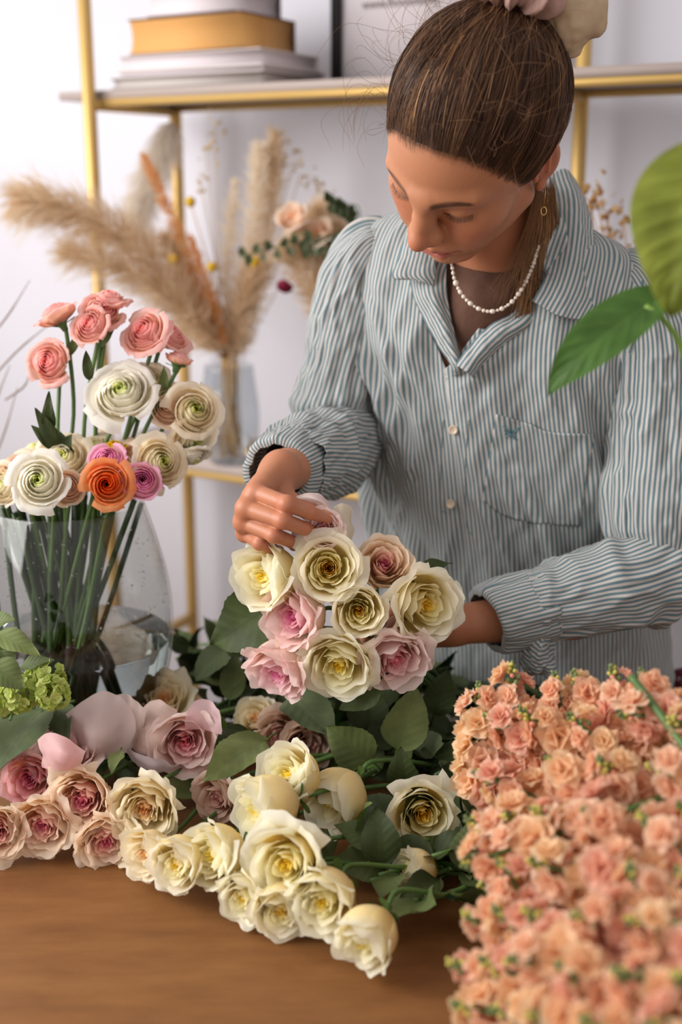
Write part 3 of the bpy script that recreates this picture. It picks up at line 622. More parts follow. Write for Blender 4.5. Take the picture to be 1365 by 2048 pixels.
# ================================================================ hair, scrunchie, lashes, necklace, earring
M_hair = mat('brown_hair', attr=True, rough=.5, spec=.22)
HC = np.array([0, -.018, .046]); HR = np.array([.0815, .1035, .0965])
def hairline(y, ax): return np.interp(y, [-.12, -.05, -.03, -.012, .004, .022, .046, .066, .080], [-.060, -.052, -.045, -.014, -.004, .004, .044, .077, .090])
def cap_pt(d, off=0.0):
    d = unit_rows(d); r = 1/np.sqrt(((d/HR)**2).sum(-1)); return HC+d*(r+off)[..., None]
def unit_rows(d): return d/(np.linalg.norm(d, axis=-1, keepdims=True)+1e-12)
BUN = unit(np.array([0.0, -.082, .074]))
def build_hair():
    rg = np.random.RandomState(11); parts = []
    # scalp cap
    nu, nv = 160, 110; th = np.linspace(0, 2*math.pi, nu, endpoint=False); ph = np.linspace(.001, 2.35, nv)
    T, P = np.meshgrid(th, ph); a = unit(np.cross(BUN, [1, 0, 0])); b = np.cross(BUN, a)
    D = np.cos(P)[..., None]*BUN+np.sin(P)[..., None]*(np.cos(T)[..., None]*a+np.sin(T)[..., None]*b)
    st = vnoise(np.stack([np.cos(T)*9, np.sin(T)*9, P*1.2], -1))*.0016+vnoise(np.stack([np.cos(T)*26, np.sin(T)*26, P*1.5], -1))*.0007
    V = cap_pt(D, st-.0012); V = cap_pt(D, st-.0012+.0036*np.exp(-np.clip(V[..., 2]-hairline(V[..., 1], np.abs(V[..., 0])), 0, 1)/.03)*(V[..., 1] > .0)); ok = (V[..., 2] > hairline(V[..., 1], np.abs(V[..., 0]))+.009)
    V = V.reshape(-1, 3); F = grid_faces(nu, nv, True); F = F[ok.ravel()[F].all(1)]
    dark = np.array(lin((66, 44, 32))); C = np.tile(dark, (len(V), 1)); parts.append((HW(V), F[:, ::-1], C))
    # strands
    def strand(pts, r, c):
        n = len(pts); T_, N_, B_ = frames_along(pts); rr = r*np.minimum(1, np.linspace(.12, 4, n))*np.minimum(1, np.linspace(6, .3, n))
        a3 = np.array([0, 2.094, 4.189]); Vs = pts[:, None, :]+rr[:, None, None]*(np.cos(a3)[None, :, None]*N_[:, None, :]+np.sin(a3)[None, :, None]*B_[:, None, :])
        parts.append((Vs.reshape(-1, 3), grid_faces(3, n, True), np.tile(c, (3*n, 1))))
    cols = [np.array(lin(c)) for c in ((58, 38, 27), (78, 52, 36), (98, 68, 46), (126, 90, 60), (168, 126, 84))]
    cnt = 0
    while cnt < 9500:
        d = unit(rg.randn(3)); p = cap_pt(d[None])[0]; hl = hairline(p[1], abs(p[0]))
        m = p[2]-hl
        if m < -.004+.004*vnoise(np.array([[p[0]*60, p[1]*60, 1.]]))[0]: continue
        if m > .016 and rg.rand() < .62: continue
        cnt += 1; n = 15; ang = math.acos(np.clip(d@BUN, -1, 1)); s = np.linspace(0, 1, n)
        if ang < .12: continue
        L = min(1.0, (.35+.65*rg.rand())*1.15) if m > .01 else 1.0
        if m <= .01: L = .55+.45*rg.rand()
        side = unit(np.cross(d, BUN)); bend = (.10*math.sin(d[0]*7+d[1]*5)+.05*rg.randn())
        t = s*L; dd = (np.sin((1-t)*ang)[:, None]*d+np.sin(t*ang)[:, None]*BUN)/math.sin(ang)+(bend*np.sin(t*math.pi))[:, None]*side
        nz = vnoise(np.array([[d[0]*7, d[1]*7, d[2]*7]]))[0]
        off = .0006+.0035*np.sin(np.clip(s*3.14, 0, 3.14))*(.4+.6*rg.rand())+.0022*nz*np.sin(s*3.14)
        if abs(d[0]) > .55 and p[2] < .04: off = off+.004*np.sin(np.clip(s*3.14, 0, 3.14))
        q_ = cap_pt(dd, off); off = off+.0040*np.exp(-np.clip(q_[:, 2]-hairline(q_[:, 1], np.abs(q_[:, 0])), 0, 1)/.03)*(q_[:, 1] > .0)
        if m < .006: off[:2] -= np.array([.0018, .0006])
        tone = .5+.9*vnoise(np.array([[d[0]*11+3, d[1]*11, d[2]*11]]))[0]+.35*rg.randn(); k = int(np.clip(tone*2.2+.6, 0, 4)); 
        if k == 4 and rg.rand() < .5: k = 3
        strand(HW(cap_pt(dd, off)), (.00022+.00020*rg.rand()) if m < .014 else .0004+.0004*rg.rand(), cols[k])
    # soft fringe of short hairs at the hairline and round the ear
    for _ in range(9000):
        d = unit(rg.randn(3)); p = cap_pt(d[None])[0]; m = p[2]-hairline(p[1], abs(p[0]))
        if m < -.006+.002*rg.rand() or m > .006 or p[1] < -.03: continue
        ang = math.acos(np.clip(d@BUN, -1, 1)); t = np.linspace(0, .22+.1*rg.rand(), 8); side = unit(np.cross(d, BUN))
        dd = (np.sin((1-t)*ang)[:, None]*d+np.sin(t*ang)[:, None]*BUN)/math.sin(ang)+(.04*rg.randn()*t/.2)[:, None]*side
        strand(HW(cap_pt(dd, .0012+.012*t)), .00018, cols[rg.randint(0, 3)])
    # loose lock behind her left ear
    for i in range(520):
        u = rg.rand(); w_ = rg.randn()*.35
        p0 = aty(1066+44*u, 352+26*rg.rand(), 1.405+.05*u); p1 = aty(1062+52*u+6*w_, 455, 1.43+.05*u); p2 = aty(1052+48*u+12*w_, 545+10*rg.randn(), 1.437+.03*u); p3 = aty(1030+70*u+22*w_, 540+150*rg.rand()+20*(1-u), 1.438)
        e = rg.randn(3)*.0015; pts = catmull([p0, p1+e, p2-e, p3], 16)
        pts = pts+np.stack([np.sin(np.linspace(0, 6, 16)+rg.rand()*6)*.0012, 0*pts[:, 0], 0*pts[:, 0]], 1)
        strand(pts, .00022+.0003*rg.rand(), cols[[2, 3, 3, 4, 4][rg.randint(0, 5)]])
    for i in range(60):
        u = rg.rand(); w_ = rg.randn(); strand(catmull([aty(1068+20*u, 372, 1.41), aty(1056+18*u+3*w_, 440, 1.415), aty(1030+20*u+10*w_, 520, 1.42), aty(985+60*u+12*w_, 560+70*rg.rand(), 1.418)], 16), .00022, cols[3])
    # flyaways
    for i in range(90):
        d = unit(np.array([-.8+1.6*rg.rand(), -.2+.9*rg.rand(), .2+.8*rg.rand()])); p = cap_pt(d[None])[0]
        if p[2] < hairline(p[1], abs(p[0])): continue
        q = rg.randn(3)*.02; n_ = d*(.010+.02*rg.rand()); tgt = BUN*.02
        strand(HW(catmull([p-d*.002, p+n_+q*.4, p+n_*1.6+q+tgt, p+n_*.6+q*1.8+tgt*2], 14)), .00016, cols[3])
    for i in range(16):
        p0 = aty(775+10*rg.rand(), 170+90*rg.rand(), 1.30); q = rg.randn(3)*.012
        strand(catmull([p0, p0+np.array([-.025, 0, .012])+q, p0+np.array([-.045, 0, -.008])+q*1.5, p0+np.array([-.03-.02*rg.rand(), 0, -.035])+q], 16), .00015, cols[3])
    # knot of hair gathered over the crown
    c = HC+BUN*.128
    for i in range(700):
        a_ = rg.rand()*6.28; r_ = .026+.008*rg.rand(); tl = rg.randn()*.35; u1 = unit(np.cross(BUN, [1, .2, 0])); u2 = np.cross(BUN, u1)
        t = np.linspace(a_, a_+2.2, 12); hgt = rg.randn()*.012
        pts = c+BUN*(.012+hgt)+(r_*np.cos(t))[:, None]*u1*(1-abs(hgt)*12)+(r_*np.sin(t))[:, None]*u2*(1-abs(hgt)*12)+(tl*.01*np.sin(t*1.3))[:, None]*BUN
        strand(HW(pts), .0009, cols[rg.randint(0, 4)])
    for i in range(500):
        a_ = rg.rand()*6.28; u1 = unit(np.cross(BUN, [1, .2, 0])); u2 = np.cross(BUN, u1); e = math.cos(a_)*u1+math.sin(a_)*u2
        pts = catmull([HC+BUN*.095+e*.030, HC+BUN*.112+e*.014, HC+BUN*.130+e*.020*rg.rand()], 8); strand(HW(pts), .0009, cols[rg.randint(0, 4)])
    return join(parts)
V, F, C = build_hair(); mesh('hair', V, F, M_hair, woman, col=C, local=False)
# lashes
def lashes(sg):
    rg = np.random.RandomState(4); parts = []
    for _ in (0,):
        for i in range(46):
            x = .017+.031*i/45; y = .0885-.0000-((x-.0315)/.0160)**2*.0085-.0012; z = .0090+(x-.018)*.09
            p = np.array([sg*x, y-.0012, z]); d = unit(np.array([sg*(x-.031)*22, 1.0, -.35])); L = .0042+.0016*rg.rand()
            pts = np.array([p, p+d*L*.5+np.array([0, 0, -.0006]), p+d*L+np.array([0, 0, .0008])])+rg.randn(3)*.0002
            V, F = tube(HW(pts), [.00025, .00018, .00006], 3, False); parts.append((V, F))
    return join(parts)
M_lash = mat('dark_lashes', lin((38, 24, 20)), .5)
for sg in (-1, 1): V, F = lashes(sg); mesh('eyelashes', V, F, M_lash, woman, local=False)
# scrunchie
M_scr = mat('cream_gauze', lin((214, 190, 158)), .8, transl=.3, bump=(500, .2), noise_mix=(lin((196, 168, 136)), 30, .6)); M_scr2 = mat('dusty_pink_cotton', lin((176, 140, 130)), .75, bump=(600, .2))
def ruffle(c, ax, R, r0, amp, nf, seed, k=260, m=14, squash=1.0):
    rg = np.random.RandomState(seed); u1 = unit(np.cross(ax, [1, .2, 0])); u2 = np.cross(ax, u1); a = np.linspace(0, 2*math.pi, k, endpoint=False); b = np.linspace(0, 2*math.pi, m, endpoint=False)
    A, B = np.meshgrid(a, b, indexing='ij'); f1 = np.sin(A*nf+1.3*np.sin(A*3)+rg.rand()*6); f2 = np.sin(A*nf*2.3+rg.rand()*6)
    rr = r0*(1+amp*.5*f1+.18*f2); Rr = R+rr*np.cos(B)*(1.25+.3*f1); H = rr*np.sin(B)*squash+.5*amp*r0*f2
    V = c+Rr[..., None]*(np.cos(A)[..., None]*u1+np.sin(A)[..., None]*u2)+H[..., None]*ax
    return V.reshape(-1, 3), np.vstack([grid_faces(m, k, True), np.stack([(k-1)*m+np.arange(m), (k-1)*m+(np.arange(m)+1) % m, (np.arange(m)+1) % m, np.arange(m)], 1)])
sc = mesh('scrunchie', *(lambda VF: (HW(VF[0]), VF[1][:, ::-1]))(ruffle(HC+BUN*.112, BUN, .030, .0125, .55, 13, 3)), M_scr2, woman, local=False)
def patch(rows, nu, nv, thick=0.0, spacing=None):
    """rows of (px,py,Y) control points -> smooth sheet with lengths as uv"""
    P = np.array([[aty(*q) if len(q) == 3 else np.array(q[1:]) for q in r] for r in rows])
    A = np.array([catmull(r, nu) for r in P]); G = np.array([catmull(A[:, i], nv) for i in range(nu)]).transpose(1, 0, 2)
    du = np.concatenate([np.zeros((nv, 1)), np.cumsum(np.linalg.norm(np.diff(G, axis=1), axis=2), 1)], 1); dv = np.concatenate([np.zeros((1, nu)), np.cumsum(np.linalg.norm(np.diff(G, axis=0), axis=2), 0)], 0)
    return G, np.stack([du, dv], -1)
def sheet_obj(name, G, UV, m, parent, thick=.0012, seed=0, wr=0.0, local=False, flipuv=False, col=None):
    nv, nu = G.shape[:2]; 
    if wr:
        du = np.gradient(G, axis=1); dv = np.gradient(G, axis=0); N = unit_rows(np.cross(du, dv)); n_ = vnoise(G*np.array([70, 70, 40])+seed)+.5*vnoise(G*160+seed); G = G+N*(wr*n_)[..., None]
    U = UV.reshape(-1, 2); U = U[:, ::-1] if flipuv else U
    o = mesh(name, G.reshape(-1, 3), grid_faces(nu, nv), m, parent, uv=U, local=local)
    if thick:
        s = o.modifiers.new('cloth', 'SOLIDIFY'); s.thickness = thick; s.offset = 0
    return o
G, UV = patch([[(1075, -70, 1.33), (1130, -80, 1.33), (1190, -60, 1.34), (1212, -40, 1.36)], [(1088, 10, 1.325), (1135, 0, 1.315), (1180, -5, 1.33), (1216, -2, 1.345)], [(1094, 40, 1.33), (1122, 52, 1.322), (1170, 48, 1.322), (1212, 58, 1.345)], [(1106, 72, 1.335), (1130, 90, 1.328), (1160, 84, 1.328), (1186, 78, 1.345)], [(1118, 98, 1.34), (1130, 113, 1.336), (1145, 116, 1.335), (1158, 108, 1.34)]], 44, 36)
sheet_obj('ruffle', G, UV, M_scr, sc, .0008, 3, .0025)
# necklace
NECK = [(886, 500, 1.428), (903, 527, 1.428), (909, 556, 1.427), (920, 582, 1.424), (936, 602, 1.421), (957, 617, 1.418), (980, 623, 1.415), (1003, 618, 1.414), (1024, 604, 1.416), (1043, 580, 1.42), (1058, 552, 1.426), (1070, 520, 1.436), (1080, 480, 1.455), (1092, 440, 1.475), (1097, 410, 1.49), (1090, 385, 1.50)]
npts = catmull([aty(*q) for q in NECK], 400); sl = np.concatenate([[0], np.cumsum(np.linalg.norm(np.diff(npts, axis=0), axis=1))])
M_pearl = mat('pearl', lin((226, 212, 198)), .22, spec=.7, bump=(300, .15)); neck_e = bpy.data.objects.new('necklace', None); SC.collection.objects.link(neck_e); neck_e.parent = woman; neck_e.matrix_parent_inverse = woman.matrix_basis.inverted()
V, F = tube(npts[::8], .0004, 5); mesh('thread', V, F, M_pearl, neck_e, local=True)
pos = .002; rg = np.random.RandomState(9); i = 0
u_ = np.linspace(0, 2*math.pi, 10, endpoint=False); pv = np.linspace(0, math.pi, 7)
while pos < sl[-1]:
    r = [.0024, .0021, .0030, .0020, .0026][i % 5]*(1+.1*rg.randn()); k = np.searchsorted(sl, pos+r); 
    if k >= len(npts): break
    st = 1.25 if i % 4 == 1 else .95+.2*rg.rand()
    prof = [(r*math.sin(a)+1e-5, -r*st*math.cos(a)) for a in pv]; V, F = lathe(prof, 10); T = unit(npts[min(k+2, 399)]-npts[k-2]); M = np.array(frame(npts[k], T))
    mesh('pearl', V@M[:3, :3].T+M[:3, 3], F, M_pearl, neck_e, local=True); pos += 2*r*st*1.02; i += 1
# earring
ep = HW((.080, -.006, -.034)); rg = np.random.RandomState(1)
V, F = tube([ep+np.array([0, -.002, .004]), ep+np.array([.001, -.003, 0]), ep+np.array([0, -.002, -.018])], .0004, 6)
V2, F2 = tube([ep+np.array([0, -.002, -.016])+np.array([.0030*math.sin(t), 0, -.0050-.0045*math.cos(t)]) for t in np.linspace(0, 6.283, 16)], .0007, 6, False)
V, F = join([(V, F), (V2, F2)]); mesh('earring', V, F, mat('gold', lin((220, 180, 110)), .25, 1), woman, local=False)
# ================================================================ striped shirt
def stripe_mat(name, period=.0056):
    m = bpy.data.materials.new(name); m.use_nodes = True; nt = m.node_tree; n = nt.nodes; lk = nt.links.new; b = n['Principled BSDF']
    uv = n.new('ShaderNodeUVMap'); uv.uv_map = 'UVMap'; sp = n.new('ShaderNodeSeparateXYZ'); lk(uv.outputs[0], sp.inputs[0])
    mu = n.new('ShaderNodeMath'); mu.operation = 'MULTIPLY'; mu.inputs[1].default_value = 2*math.pi/period; lk(sp.outputs[0], mu.inputs[0])
    si = n.new('ShaderNodeMath'); si.operation = 'SINE'; lk(mu.outputs[0], si.inputs[0])
    mr = n.new('ShaderNodeMapRange'); mr.interpolation_type = 'SMOOTHSTEP'; mr.inputs[1].default_value = -.35; mr.inputs[2].default_value = .35; lk(si.outputs[0], mr.inputs[0])
    nz = n.new('ShaderNodeTexNoise'); nz.inputs['Scale'].default_value = 900; lk(uv.outputs[0], nz.inputs[0])
    mx = n.new('ShaderNodeMix'); mx.data_type = 'RGBA'; mx.inputs[6].default_value = L4((192, 187, 183)); mx.inputs[7].default_value = L4((98, 122, 130)); lk(mr.outputs[0], mx.inputs[0])
    hs = n.new('ShaderNodeHueSaturation'); lk(mx.outputs[2], hs.inputs['Color']); ma = n.new('ShaderNodeMath'); ma.operation = 'MULTIPLY_ADD'; ma.inputs[1].default_value = .35; ma.inputs[2].default_value = .82; lk(nz.outputs[0], ma.inputs[0]); lk(ma.outputs[0], hs.inputs['Value'])
    lk(hs.outputs[0], b.inputs['Base Color']); b.inputs['Roughness'].default_value = .85; b.inputs['Specular IOR Level'].default_value = .15; b.inputs['Sheen Weight'].default_value = .08
    bp = n.new('ShaderNodeBump'); bp.inputs['Strength'].default_value = .25; bp.inputs['Distance'].default_value = .0004; lk(nz.outputs[0], bp.inputs['Height'])
    tc = n.new('ShaderNodeTexCoord'); n2 = n.new('ShaderNodeTexNoise'); n2.inputs['Scale'].default_value = 55; n2.inputs['Detail'].default_value = 3; lk(tc.outputs['Object'], n2.inputs[0])
    b2 = n.new('ShaderNodeBump'); b2.inputs['Strength'].default_value = .5; b2.inputs['Distance'].default_value = .0022; lk(n2.outputs[0], b2.inputs['Height']); lk(bp.outputs[0], b2.inputs['Normal']); lk(b2.outputs[0], b.inputs['Normal'])
    return m
M_str = stripe_mat('blue_striped_cotton')
YAW = math.radians(20); TF = np.array([-math.sin(YAW), -math.cos(YAW), 0]); TL = np.array([math.cos(YAW), -math.sin(YAW), 0])   # front, her left
# z, centre x, centre y, half width, half depth, squareness, gap half width
SEC = np.array([
 (.60, .265, 1.665, .228, .135, 2.3, 0), (.72, .262, 1.655, .222, .130, 2.3, 0), (.84, .256, 1.640, .212, .126, 2.3, 0), (.96, .243, 1.622, .203, .126, 2.3, 0),
 (1.08, .226, 1.600, .200, .130, 2.3, 0), (1.18, .210, 1.582, .202, .132, 2.4, 0), (1.215, .204, 1.576, .206, .130, 2.5, .000), (1.240, .200, 1.572, .208, .127, 2.5, .007), (1.275, .197, 1.567, .213, .118, 2.5, .024),
 (1.310, .197, 1.562, .216, .106, 2.5, .042), (1.345, .198, 1.557, .210, .092, 2.4, .054), (1.372, .201, 1.553, .185, .080, 2.2, .064), (1.396, .205, 1.548, .140, .070, 2.1, .062), (1.418, .210, 1.545, .082, .062, 2.0, .054)])
def shirt_body():
    nv, nu = 260, 420
    S = catmull(SEC, nv); zz = S[:, 0]; G = np.zeros((nv, nu, 3)); U = np.zeros((nv, nu)); 
    for j in range(nv):
        z, cx, cy, a, b, e, gap = S[j]; th = np.linspace(0, 2*math.pi, 1200)   # 0 = centre front, towards her right first
        c, s = np.cos(th), np.sin(th); X = a*np.sign(s)*np.abs(s)**(2/e); Yf = b*np.sign(c)*np.abs(c)**(2/e)
        Yf = np.where(Yf > 0, Yf*1.0, Yf*.9)
        P = np.stack([cx-TL[0]*X+TF[0]*Yf, cy-TL[1]*X+TF[1]*Yf], 1)
        L = np.concatenate([[0], np.cumsum(np.linalg.norm(np.diff(P, axis=0), axis=1))]); tot = L[-1]
        off = .030                                     # placket sits towards her right
        s0 = off+gap; s1 = tot+off-.004-gap*1.35+.016*sstep(1.245, 1.215, z)
        q = np.linspace(s0, s1, nu) % tot; 
        G[j, :, 0] = np.interp(q, L, P[:, 0]); G[j, :, 1] = np.interp(q, L, P[:, 1]); G[j, :, 2] = z
        sraw = np.linspace(s0, s1, nu); U[j] = np.where(sraw < tot/2, sraw-off, sraw-tot-off)
    lat = (G[..., 0]-.2)*TL[0]+(G[..., 1]-1.57)*TL[1]
    k = sstep(.95, 1.3, G[..., 2]); G[..., 2] -= .13*lat*k; 
    # cloth: drape folds running down from the shoulders, pulls towards the arms, small crumples
    du = np.gradient(G, axis=1); dv = np.gradient(G, axis=0); N = unit_rows(np.cross(du, dv)); c0 = np.array([.21, 1.6, 0]); sgn = np.sign(((G-c0)*N)[..., :2].sum(-1)); N *= np.median(sgn)
    z = G[..., 2]; u = U; side = np.where(u > 0, 1, -1)
    w1 = vnoise(np.stack([u*26+z*2.2*side, z*3.2, 0*z+2], -1)); w2 = vnoise(np.stack([(u+.35*side*z)*34, z*7, 0*z+7], -1)); w3 = vnoise(np.stack([(u-.6*side*z)*60, z*22+u*9, 0*z+11], -1)); w4 = vnoise(np.stack([u*120+z*20, z*60, 0*z+4], -1))
    edge = sstep(0, .03, np.abs(u)); amp = (.35+.65*edge)
    D = amp*(.0085*w1*sstep(1.40, 1.25, z)+.0050*(1-np.abs(w2)*2)*.8+.0022*w3+.0006*w4)
    # deep slanting fold from her right shoulder to the waist, blousing above the forearm
    for (u0, z0, u1, z1, wd, h) in ((.16, 1.33, .07, 1.10, .012, .011), (.20, 1.26, .12, 1.02, .012, .012), (.10, 1.30, .045, 1.16, .008, .006), (.21, 1.10, .14, .93, .014, .012), (-.07, 1.10, -.14, .93, .010, .011), (-.05, 1.12, -.09, .98, .008, .008), (-.15, 1.22, -.19, 1.02, .012, .010), (-.10, 1.28, -.03, 1.22, .010, .005), (.10, 1.02, .05, .90, .011, .009)):
        A = np.array([u0, z0]); B = np.array([u1, z1]); d = B-A; t = np.clip(((u-A[0])*d[0]+(z-A[1])*d[1])/(d@d), 0, 1)
        ds = (u-A[0]-d[0]*t)*d[1]/np.linalg.norm(d)-(z-A[1]-d[1]*t)*d[0]/np.linalg.norm(d); dist = np.hypot(u-A[0]-d[0]*t, z-A[1]-d[1]*t)
        D = D+h*(np.exp(-(dist/wd)**2)-.7*np.exp(-((dist-wd*1.7)/wd)**2)*(ds > 0))*np.sin(np.clip(t, .04, .96)*math.pi)**.5
    D = D+.004*sstep(-.010, -.020, -np.abs(u+.0)-0)*0
    ov = sstep(.06, .0, -u)*(u < 0); G = G+N*(D+.0045*ov)[..., None]
    # opening edges roll outward
    return G, U
G, U = shirt_body(); nv, nu = G.shape[:2]
UVb = np.stack([U, G[..., 2]], -1).reshape(-1, 2)
shirt = bpy.data.objects.new('shirt', None); SC.collection.objects.link(shirt); shirt.parent = woman; shirt.matrix_parent_inverse = woman.matrix_basis.inverted()
def sheet(name, G, UV, m, parent, thick=.0010):
    nv, nu = G.shape[:2]; o = mesh(name, G.reshape(-1, 3), grid_faces(nu, nv), m, parent, uv=UV.reshape(-1, 2)); 
    if thick:
        s = o.modifiers.new('cloth', 'SOLIDIFY'); s.thickness = thick; s.offset = 0
    return o
sheet('shirt_body', G, UVb, M_str, shirt)
SHG, SHU = G, U
def shirt_at(s, z):
    """point and outward normal on the shirt front; s<0 her left side"""
    k = np.abs(SHU-s)*1.0+np.abs(SHG[..., 2]-z)*1.0; j, i = np.unravel_index(np.argmin(k), k.shape); i = min(max(i, 2), SHG.shape[1]-3); j = min(max(j, 2), SHG.shape[0]-3)
    n = unit(np.cross(SHG[j, i+2]-SHG[j, i-2], SHG[j+2, i]-SHG[j-2, i])); n = n if n@TF > 0 else -n
    return SHG[j, i], n
# sleeves: centre line + radii + folds
def sleeve(C, R, twist, seed, nu=150, nv=190, folds=(), flat=1.0, amp=1.0, u0=0.0):
    P = catmull(np.array(C), nv); r = catmull(np.array(R)[:, None], nv)[:, 0]; T, N, B = frames_along(P); a = np.linspace(0, 2*math.pi, nu)
    L = np.concatenate([[0], np.cumsum(np.linalg.norm(np.diff(P, axis=0), axis=1))]); tw = twist*L/L[-1]
    A = a[None, :]+tw[:, None]; e = np.cos(A)[..., None]*N[:, None]+np.sin(A)[..., None]*B[:, None]
    cyl = np.stack([np.cos(A)*2.2, np.sin(A)*2.2, np.repeat(L[:, None]*9, nu, 1)+seed], -1)
    D = amp*(.0060*vnoise(cyl)+.0032*(1-2*np.abs(vnoise(cyl*np.array([2, 2, 3.2])+5)))+.0018*vnoise(cyl*np.array([3.5, 3.5, 7])+9))
    for (l0, ang, w_, h, sl) in folds:      # ring-like crease at length l0 strongest at angle ang
        x = (L[:, None]-l0-sl*np.cos(A-ang)); D = D+h*np.exp(-(x/w_)**2)*np.clip(.35+np.cos(A-ang), 0, 2)/1.35
    G = P[:, None]+e*(r[:, None]+D)[..., None]
    UV = np.stack([np.repeat(u0+a[None]*float(np.mean(R[1:-1]))*1.02, nv, 0)+.0*A, np.repeat(L[:, None], nu, 1)], -1)
    return G, UV, (P, T, N, B, r)
def rolled_cuff(P0, ax, up, r, w_, seed, tilt=0.0, drop=0.0):
    """folded band: outer tube with thick rolled lips; stripes run along the arm"""
    ax = unit(ax); u1 = unit(np.subtract(up, ax*np.dot(up, ax))); u2 = np.cross(ax, u1); nu = 120
    prof = [(.0, -.006), (.000, .0), (.004, .0035), (w_*.3, .0055), (w_*.6, .006), (w_*.92, .0055), (w_, .003), (w_*1.0, -.001), (w_*.9, -.004)]
    pr = catmull(np.array(prof), 36); a = np.linspace(0, 2*math.pi, nu); rg = np.random.RandomState(seed)
    A, K = np.meshgrid(a, np.arange(36)); q = pr[K]
    cyl = np.stack([np.cos(A)*3, np.sin(A)*3, q[..., 0]*30+seed], -1); D = .0035*vnoise(cyl)+.0015*vnoise(cyl*2.7)
    rr = (r*(1+.05*q[..., 0]/w_)+q[..., 1]+D); dr = drop*np.clip(-np.cos(A), 0, 1)**3
    G = np.asarray(P0)+(q[..., 0]+tilt*np.sin(A))[..., None]*ax+(rr*np.cos(A)-dr)[..., None]*u1+(rr*np.sin(A))[..., None]*u2
    return G, np.stack([A*.052, q[..., 0]], -1)
# her right arm (upper sleeve hangs from the shoulder, forearm comes forward)
SR = [aty(790, 475, 1.575), aty(748, 490, 1.578), aty(718, 545, 1.578), aty(700, 620, 1.575), aty(683, 720, 1.568), aty(668, 810, 1.560), aty(662, 872, 1.555)]
G, UV, fr = sleeve(SR, [.016, .033, .044, .049, .047, .050, .046], .5, 3, folds=((.16, 2.0, .012, .006, .02), (.22, 4.0, .012, .007, .03), (.28, 1., .01, .008, .02)))
sheet('right_sleeve', G, UV, M_str, shirt)
SF = [aty(705, 850, 1.600), aty(690, 878, 1.575), aty(655, 893, 1.52), aty(612, 915, 1.45), aty(580, 932, 1.40)]
G, UV, fr = sleeve(SF, [.030, .054, .058, .052, .044], .9, 8, folds=((.07, 1.0, .012, .012, .02), (.12, 3.2, .010, .009, .02), (.16, 5.0, .009, .006, .01)), nv=120)
sheet('right_forearm_sleeve', G, UV, M_str, shirt)
ax = unit(np.subtract(SF[3], SF[4])); G, UV = rolled_cuff(aty(556, 942, 1.372)-ax*.0, ax, (0, 0, 1), .0385, .058, 5, tilt=.006)
sheet('right_cuff', G, UV, M_str, shirt, .0016)
# her left arm
SLv = [aty(1215, 540, 1.515), aty(1268, 565, 1.500), aty(1305, 640, 1.482), aty(1318, 730, 1.474), aty(1320, 830, 1.462), aty(1318, 930, 1.445), aty(1316, 1030, 1.43), aty(1322, 1105, 1.42)]
G, UV, fr = sleeve(SLv, [.020, .046, .058, .063, .064, .064, .066, .050], .35, 13, folds=((.18, 3.2, .014, .006, .03), (.29, 3.0, .014, .009, .03), (.34, 3.4, .012, .011, .02), (.36, 1., .012, .008, .02)))
sheet('left_sleeve', G, UV, M_str, shirt)
SLf = [aty(1362, 1085, 1.445), aty(1335, 1120, 1.425), aty(1265, 1160, 1.398), aty(1185, 1182, 1.385), aty(1110, 1205, 1.378), aty(1060, 1215, 1.374)]
G, UV, fr = sleeve(SLf, [.030, .058, .056, .054, .048, .044], .3, 23, folds=((.06, 2.0, .012, .012, .02), (.10, 4.0, .012, .007, .03), (.17, 0., .01, .006, .02), (.2, 3., .008, .005, .02)), nv=150)
sheet('left_forearm_sleeve', G, UV, M_str, shirt)
ax = unit(np.subtract(SLf[3], SLf[5])); G, UV = rolled_cuff(aty(975, 1238, 1.366), ax, (0, -.2, 1), .0385, .070, 15, tilt=.010, drop=.004)
sheet('left_cuff', G, UV, M_str, shirt, .0016)
G, UV = patch([[(1085, 1250, 1.345), (1092, 1266, 1.335), (1102, 1262, 1.34), (1112, 1250, 1.36)], [(1050, 1290, 1.35), (1075, 1305, 1.325), (1095, 1296, 1.335), (1106, 1280, 1.36)], [(1040, 1318, 1.36), (1070, 1342, 1.33), (1098, 1322, 1.335), (1112, 1330, 1.36)], [(1060, 1340, 1.37), (1085, 1352, 1.345), (1108, 1350, 1.345), (1116, 1342, 1.36)]], 40, 40)
sheet_obj('loose_cuff_end', G, UV[..., ::-1], M_str, shirt, .0016, 3, .006, local=True)
# collar leaves and stand
CL = [[(1098, 352, 1.535), (1132, 340, 1.545), (1160, 375, 1.545)], [(1110, 420, 1.50), (1150, 410, 1.495), (1183, 440, 1.505)], [(1105, 500, 1.468), (1150, 500, 1.455), (1192, 520, 1.465)], [(1088, 560, 1.445), (1140, 575, 1.432), (1188, 590, 1.440)], [(1066, 602, 1.432), (1120, 632, 1.418), (1188, 641, 1.424)]]
G, UV = patch(CL, 60, 90); sheet_obj('left_collar', G, UV, M_str, shirt, .0022, 1, .0012, local=True)
CS = [[(1122, 330, 1.56), (1105, 352, 1.54)], [(1108, 430, 1.515), (1114, 440, 1.505)], [(1098, 520, 1.478), (1108, 520, 1.472)], [(1066, 590, 1.452), (1084, 596, 1.446)], [(1010, 640, 1.434), (1020, 662, 1.428)], [(950, 690, 1.434), (962, 706, 1.430)]]
CR = [[(812, 470, 1.500), (832, 450, 1.50), (852, 440, 1.50)], [(797, 520, 1.482), (830, 505, 1.475), (866, 495, 1.475)], [(785, 552, 1.472), (825, 548, 1.462), (872, 542, 1.462)], [(800, 558, 1.470), (838, 562, 1.460), (866, 572, 1.460)]]
G, UV = patch(CR, 50, 60); sheet_obj('right_collar', G, UV, M_str, shirt, .0022, 2, .0012, local=True)
